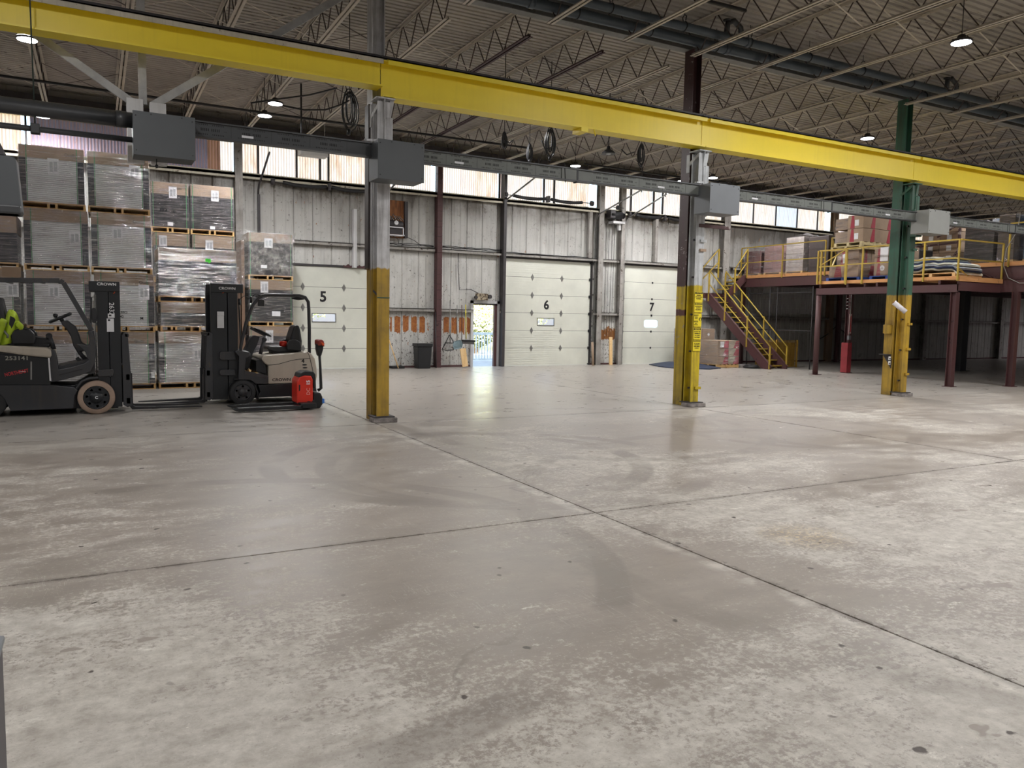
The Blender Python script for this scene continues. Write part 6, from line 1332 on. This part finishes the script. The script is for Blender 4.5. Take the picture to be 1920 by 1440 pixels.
# high mezzanine loads
def mload(x0,x1,y0,y1,z1,lab,wm,mat,rows=3,cols=2,z0=3.375,grp='film-wrapped loads on the high mezzanine',tuft=False,labels=0):
    t=thing('wrapped_load',((x0+x1)/2,(y0+y1)/2,z0),lab,'wrapped load',grp)
    smallp=MB().box(x0,x1,y0,y1,z0,z0+.03).box(x0,x1,y0,y0+.09,z0+.03,z0+.1).box(x0,x1,y1-.09,y1,z0+.03,z0+.1).box(x0,x1,y0,y1,z0+.1,z0+.12); part('pallet_base',smallp,WOOD,t)
    zz=z0+.12; h=(z1-zz)/rows; w=(y1-y0)/cols
    for r in range(rows):
        for c in range(cols):
            b=part('carton',MB().box(x0+.01,x1-.01,y0+c*w+.004,y0+(c+1)*w-.004,zz+r*h+.003,zz+(r+1)*h-.003),mat if (r+c)%2 else (mat if mat is not KRAFT else KRAFTD),t,.008)
            if labels: part('label',MB().box(x0-.002,x0+.012,y0+c*w+w*.35,y0+c*w+w*.6,zz+r*h+h*.2,zz+r*h+h*.7),PAPER,b)
    if wm: film(t,x0,x1,y0,y1,z0,z1+.01,wm)
    if tuft:
        m=MB(); pts=[(x0+.1+.18*i+.05*R_.random(),y0+(y1-y0)*j/5,z1+.02+.16*R_.random()*(1 if 0<j<5 else .2)) for i in range(5) for j in range(6)]
        m.add(pts,[(i*6+j,(i+1)*6+j,(i+1)*6+j+1,i*6+j+1) for i in range(4) for j in range(5)],True); part('film_tuft',m,WRAPH,t)
    return t
mload(22.4,23.3,21.8,22.6,4.35,'low film-wrapped carton load with a black cover nearest the stairs on the mezzanine',WRAPH,plain('dusky_red_board','6f4a48',.75),2,2,tuft=True)
mload(22.4,23.3,20.75,21.6,4.50,'film-wrapped load of reddish cartons between the stairs and the tall grey load',WRAPH,plain('pink_board','8f6c68',.75),3,2)
mload(22.4,23.7,19.75,20.55,4.72,'tall pale grey film-wrapped load with crumpled film on top',WRAPH,plain('pale_grey_board','aaa09b',.7),4,1,tuft=True)
single('dark_crate',MB().box(22.5,24.1,18.75,19.6,3.375,4.68),plain('dark_brown_crate','3a302e',.7),'dark brown crate beside the tall pale load on the mezzanine','crate',bev=.02)
carton(22.5,23.0,17.95,18.35,4.2,4.45,'small reddish carton on a shelf behind the folded gate',mat=plain('salmon_board','9c6a5c',.7)); single('shelf_stand',MB().box(22.5,23.0,17.9,17.94,3.375,4.2).box(22.5,23.0,18.36,18.4,3.375,4.2).box(22.5,23.0,17.9,18.4,4.16,4.2),DARKST,'dark shelf stand holding the small reddish carton','stand')
mload(22.5,23.6,14.15,15.3,4.72,'stack of labelled brown cartons behind the brown frame right of the green column',None,KRAFT,4,2,labels=1)
mload(22.5,23.7,13.1,13.95,4.55,'dark film-wrapped load with glinting film right of the labelled cartons',WRAPH,plain('near_black_board','34302c',.7),3,1,tuft=True)
mload(23.9,25.0,13.2,14.0,4.85,'blue film-wrapped load standing behind the dark one',WRAPH,plain('blue_board','2d4a63',.5),3,1)
mload(22.5,23.4,12.55,13.0,4.75,'brown film-wrapped load just right of the yellow mezzanine post',WRAPH,plain('brown_board_dark','574b40',.7),4,1)
mload(22.6,24.0,11.3,12.35,4.85,'blue film-wrapped load at the right edge of the frame on the mezzanine',WRAPH,plain('blue_board2','35546e',.5),5,1,tuft=True)
mload(24.3,25.5,11.6,12.9,4.95,'tall dark load with ragged black cover at the right edge behind the blue one',WRAPH,plain('black_board','25262b',.5),3,1,tuft=True)
single('hanging_cable',MB().tube([(21.3,11.8,4.6),(21.35,11.8,3.9),(21.3,11.9,3.3),(21.4,11.9,2.9),(21.9,11.8,2.78),(22.6,11.5,2.8)],.012,6),plain('grey_cord','8e8a84',.6),'pale cord hanging in a loop over the mezzanine girder','cord') if False else single('hanging_cable',MB().tube([(21.9,12.1,4.7),(21.9,12.15,4.2),(21.9,12.4,3.75),(21.9,12.45,3.3),(21.9,12.3,2.95),(21.9,12.0,2.8),(21.9,11.5,2.8)],.012,6),plain('grey_cord','8e8a84',.6),'pale cord hanging in a loop over the mezzanine girder','cord')
# ---------------------------------------------------------------- floor level under the stairs
def cstack(x0,x1,y0,y1,rows,cols,h,lab,grp,red=1,n2=None):
    smallpallet(x0,x1,y0,y1,0,'wooden pallet under the '+lab,WOOD); w=(x1-x0)/cols; names=['bottom','second','third','top']
    for r in range(rows):
        for c in range(cols if not(n2 and r==rows-1) else n2):
            t=thing('carton',(x0+w*(c+.5),y0+.3,.12+r*h),'%s-row carton of the %s, %s side'%(names[r],lab,['far','stair'][c%2]),'carton',grp)
            part('box',MB().box(x0+w*c+.004,x0+w*(c+1)-.004,y0+.01,y1-.01,.12+r*h+.002,.12+(r+1)*h-.003),KRAFT,t,.006)
            if red: part('print_wedge',MB().prism([(x0+w*c+w*.45,.13+r*h),(x0+w*(c+1)-.01,.13+r*h),(x0+w*(c+1)-.01,.11+(r+1)*h),(x0+w*c+w*.7,.11+(r+1)*h)],y0+.004,y0+.0099,'y'),CREDP,t)
            else: part('emblem_disc',MB().cyl((x0+w*(c+.5),y0+.0099,.12+r*h+h*.5),(x0+w*(c+.5),y0+.004,.12+r*h+h*.5),.05,12),PAPER,t)
            if r==rows-1 and c==0: part('shipping_sheet',MB().box(x0+w*(c+.2),x0+w*(c+.55),y0+.0,y0+.004,.12+r*h+.04,.12+(r+.85)*h),PAPER,t)
            film(t,x0+w*c,x0+w*(c+1),y0,y1,.12+r*h,.12+(r+1)*h,WRAP)
cstack(19.1,20.1,20.35,21.3,3,2,.28,'red-printed carton stack under the stairs','red-printed cartons under the stairs')
cstack(18.75,19.95,21.45,22.3,3,2,.41,'plain carton stack behind the red-printed one','plain cartons behind the red-printed stack',0)
t=thing('shiny_bundle',(20.35,20.05,0),'small bundle of black and silver film on the floor at the foot of the stairs','bundle'); m=MB(); pts=[(20.05+.13*i,19.85+.1*j,.02+.14*R_.random()) for i in range(6) for j in range(5)]
m.add(pts+[(x,y,0) for x,y,z in pts],[(i*5+j,(i+1)*5+j,(i+1)*5+j+1,i*5+j+1) for i in range(5) for j in range(4)]); part('crumpled_film',m,WRAPH,t); part('black_bag',MB().lathe([(0,0),(.26,.0),(.3,.06),(.2,.12),(0,.13)],(20.35,20.0,0),n=10),BLK,t)
g=thing('mesh_crate',(22,20.4,0),'golden wire-mesh crate on the floor right of the stairs','crate'); m=MB()
MESHC=plain('brass_wire','b08a3a',.45,.3)
y0=19.95; x=21.5
for k in range(27): m.box(21.5+k*.04,21.508+k*.04,y0,y0+.006,.06,.98); m.box(21.5,21.506,y0+k*.035,y0+.008+k*.035,.06,.98)
for k in range(24): m.box(21.5,22.55,y0,y0+.006,.06+k*.04,.068+k*.04); m.box(21.5,21.506,y0,y0+.95,.06+k*.04,.068+k*.04)
part('wire_mesh',m,MESHC,g,kind='stuff')
for a,b in (((21.5,y0),(21.5,y0)),((22.55,y0),(22.55,y0)),((21.5,y0+.95),(21.5,y0+.95)),((22.55,y0+.95),(22.55,y0+.95))): part('corner_post',MB().box(a[0]-.02,a[0]+.02,a[1]-.02,a[1]+.02,0,1.0),MESHC,g)
part('crate_base',MB().box(21.5,22.55,y0,y0+.95,.03,.06),MESHC,g); part('crate_contents',MB().box(21.56,22.5,y0+.06,y0+.9,.06,.9),plain('brown_fill','8a6b34',.8),g)
f=thing('cage_fence',(22.0,20.5,0),'thin grey wire-cage frame under the mezzanine edge','fence')
for py_ in ((21.9,),(20.85,),(20.5,),(18.9,)): part('frame_post',MB().cyl((22.02,py_[0],0),(22.02,py_[0],2.9),.02,7),DARKST,f)
for z in (1.35,2.7): part('frame_rail',MB().cyl((22.02,18.9,z),(22.02,21.9,z),.018,7),DARKST,f)
m=MB()
for k in range(75): m.bar((22.02,18.9+k*.04,1.95),(22.02,18.9+k*.04,2.9),.004,.004,(0,1,0))
for k in range(24): m.bar((22.02,18.9,1.95+k*.04),(22.02,21.9,1.95+k*.04),.004,.004)
part('wire_mesh',m,DARKST,f,kind='stuff')
single('wall_cable',MB().tube([(26.8,22.8,2.3),(26.8,22.8,1.2),(27.1,22.75,.98),(27.6,22.75,1.2),(28,22.75,1.5),(28.5,22.75,1.3),(28.9,22.75,.9)],.02,6),BLACK,'black cord looping along the dim wall under the mezzanine','cord')
single('stair_helmet',MB().lathe([(.12,0),(.12,.02),(.10,.03),(.09,.09),(.05,.13),(0,.14)],(20.75,19.98,.37),n=14),SIGNY,'small yellow hard hat lying on the lower stairs','hard hat') if False else single('hard_hat',MB().lathe([(.12,0),(.12,.02),(.10,.03),(.09,.09),(.05,.13),(0,.14)],(20.68,20.05,.495),n=14),SIGNY,'small yellow hard hat lying on a low stair tread','hard hat')
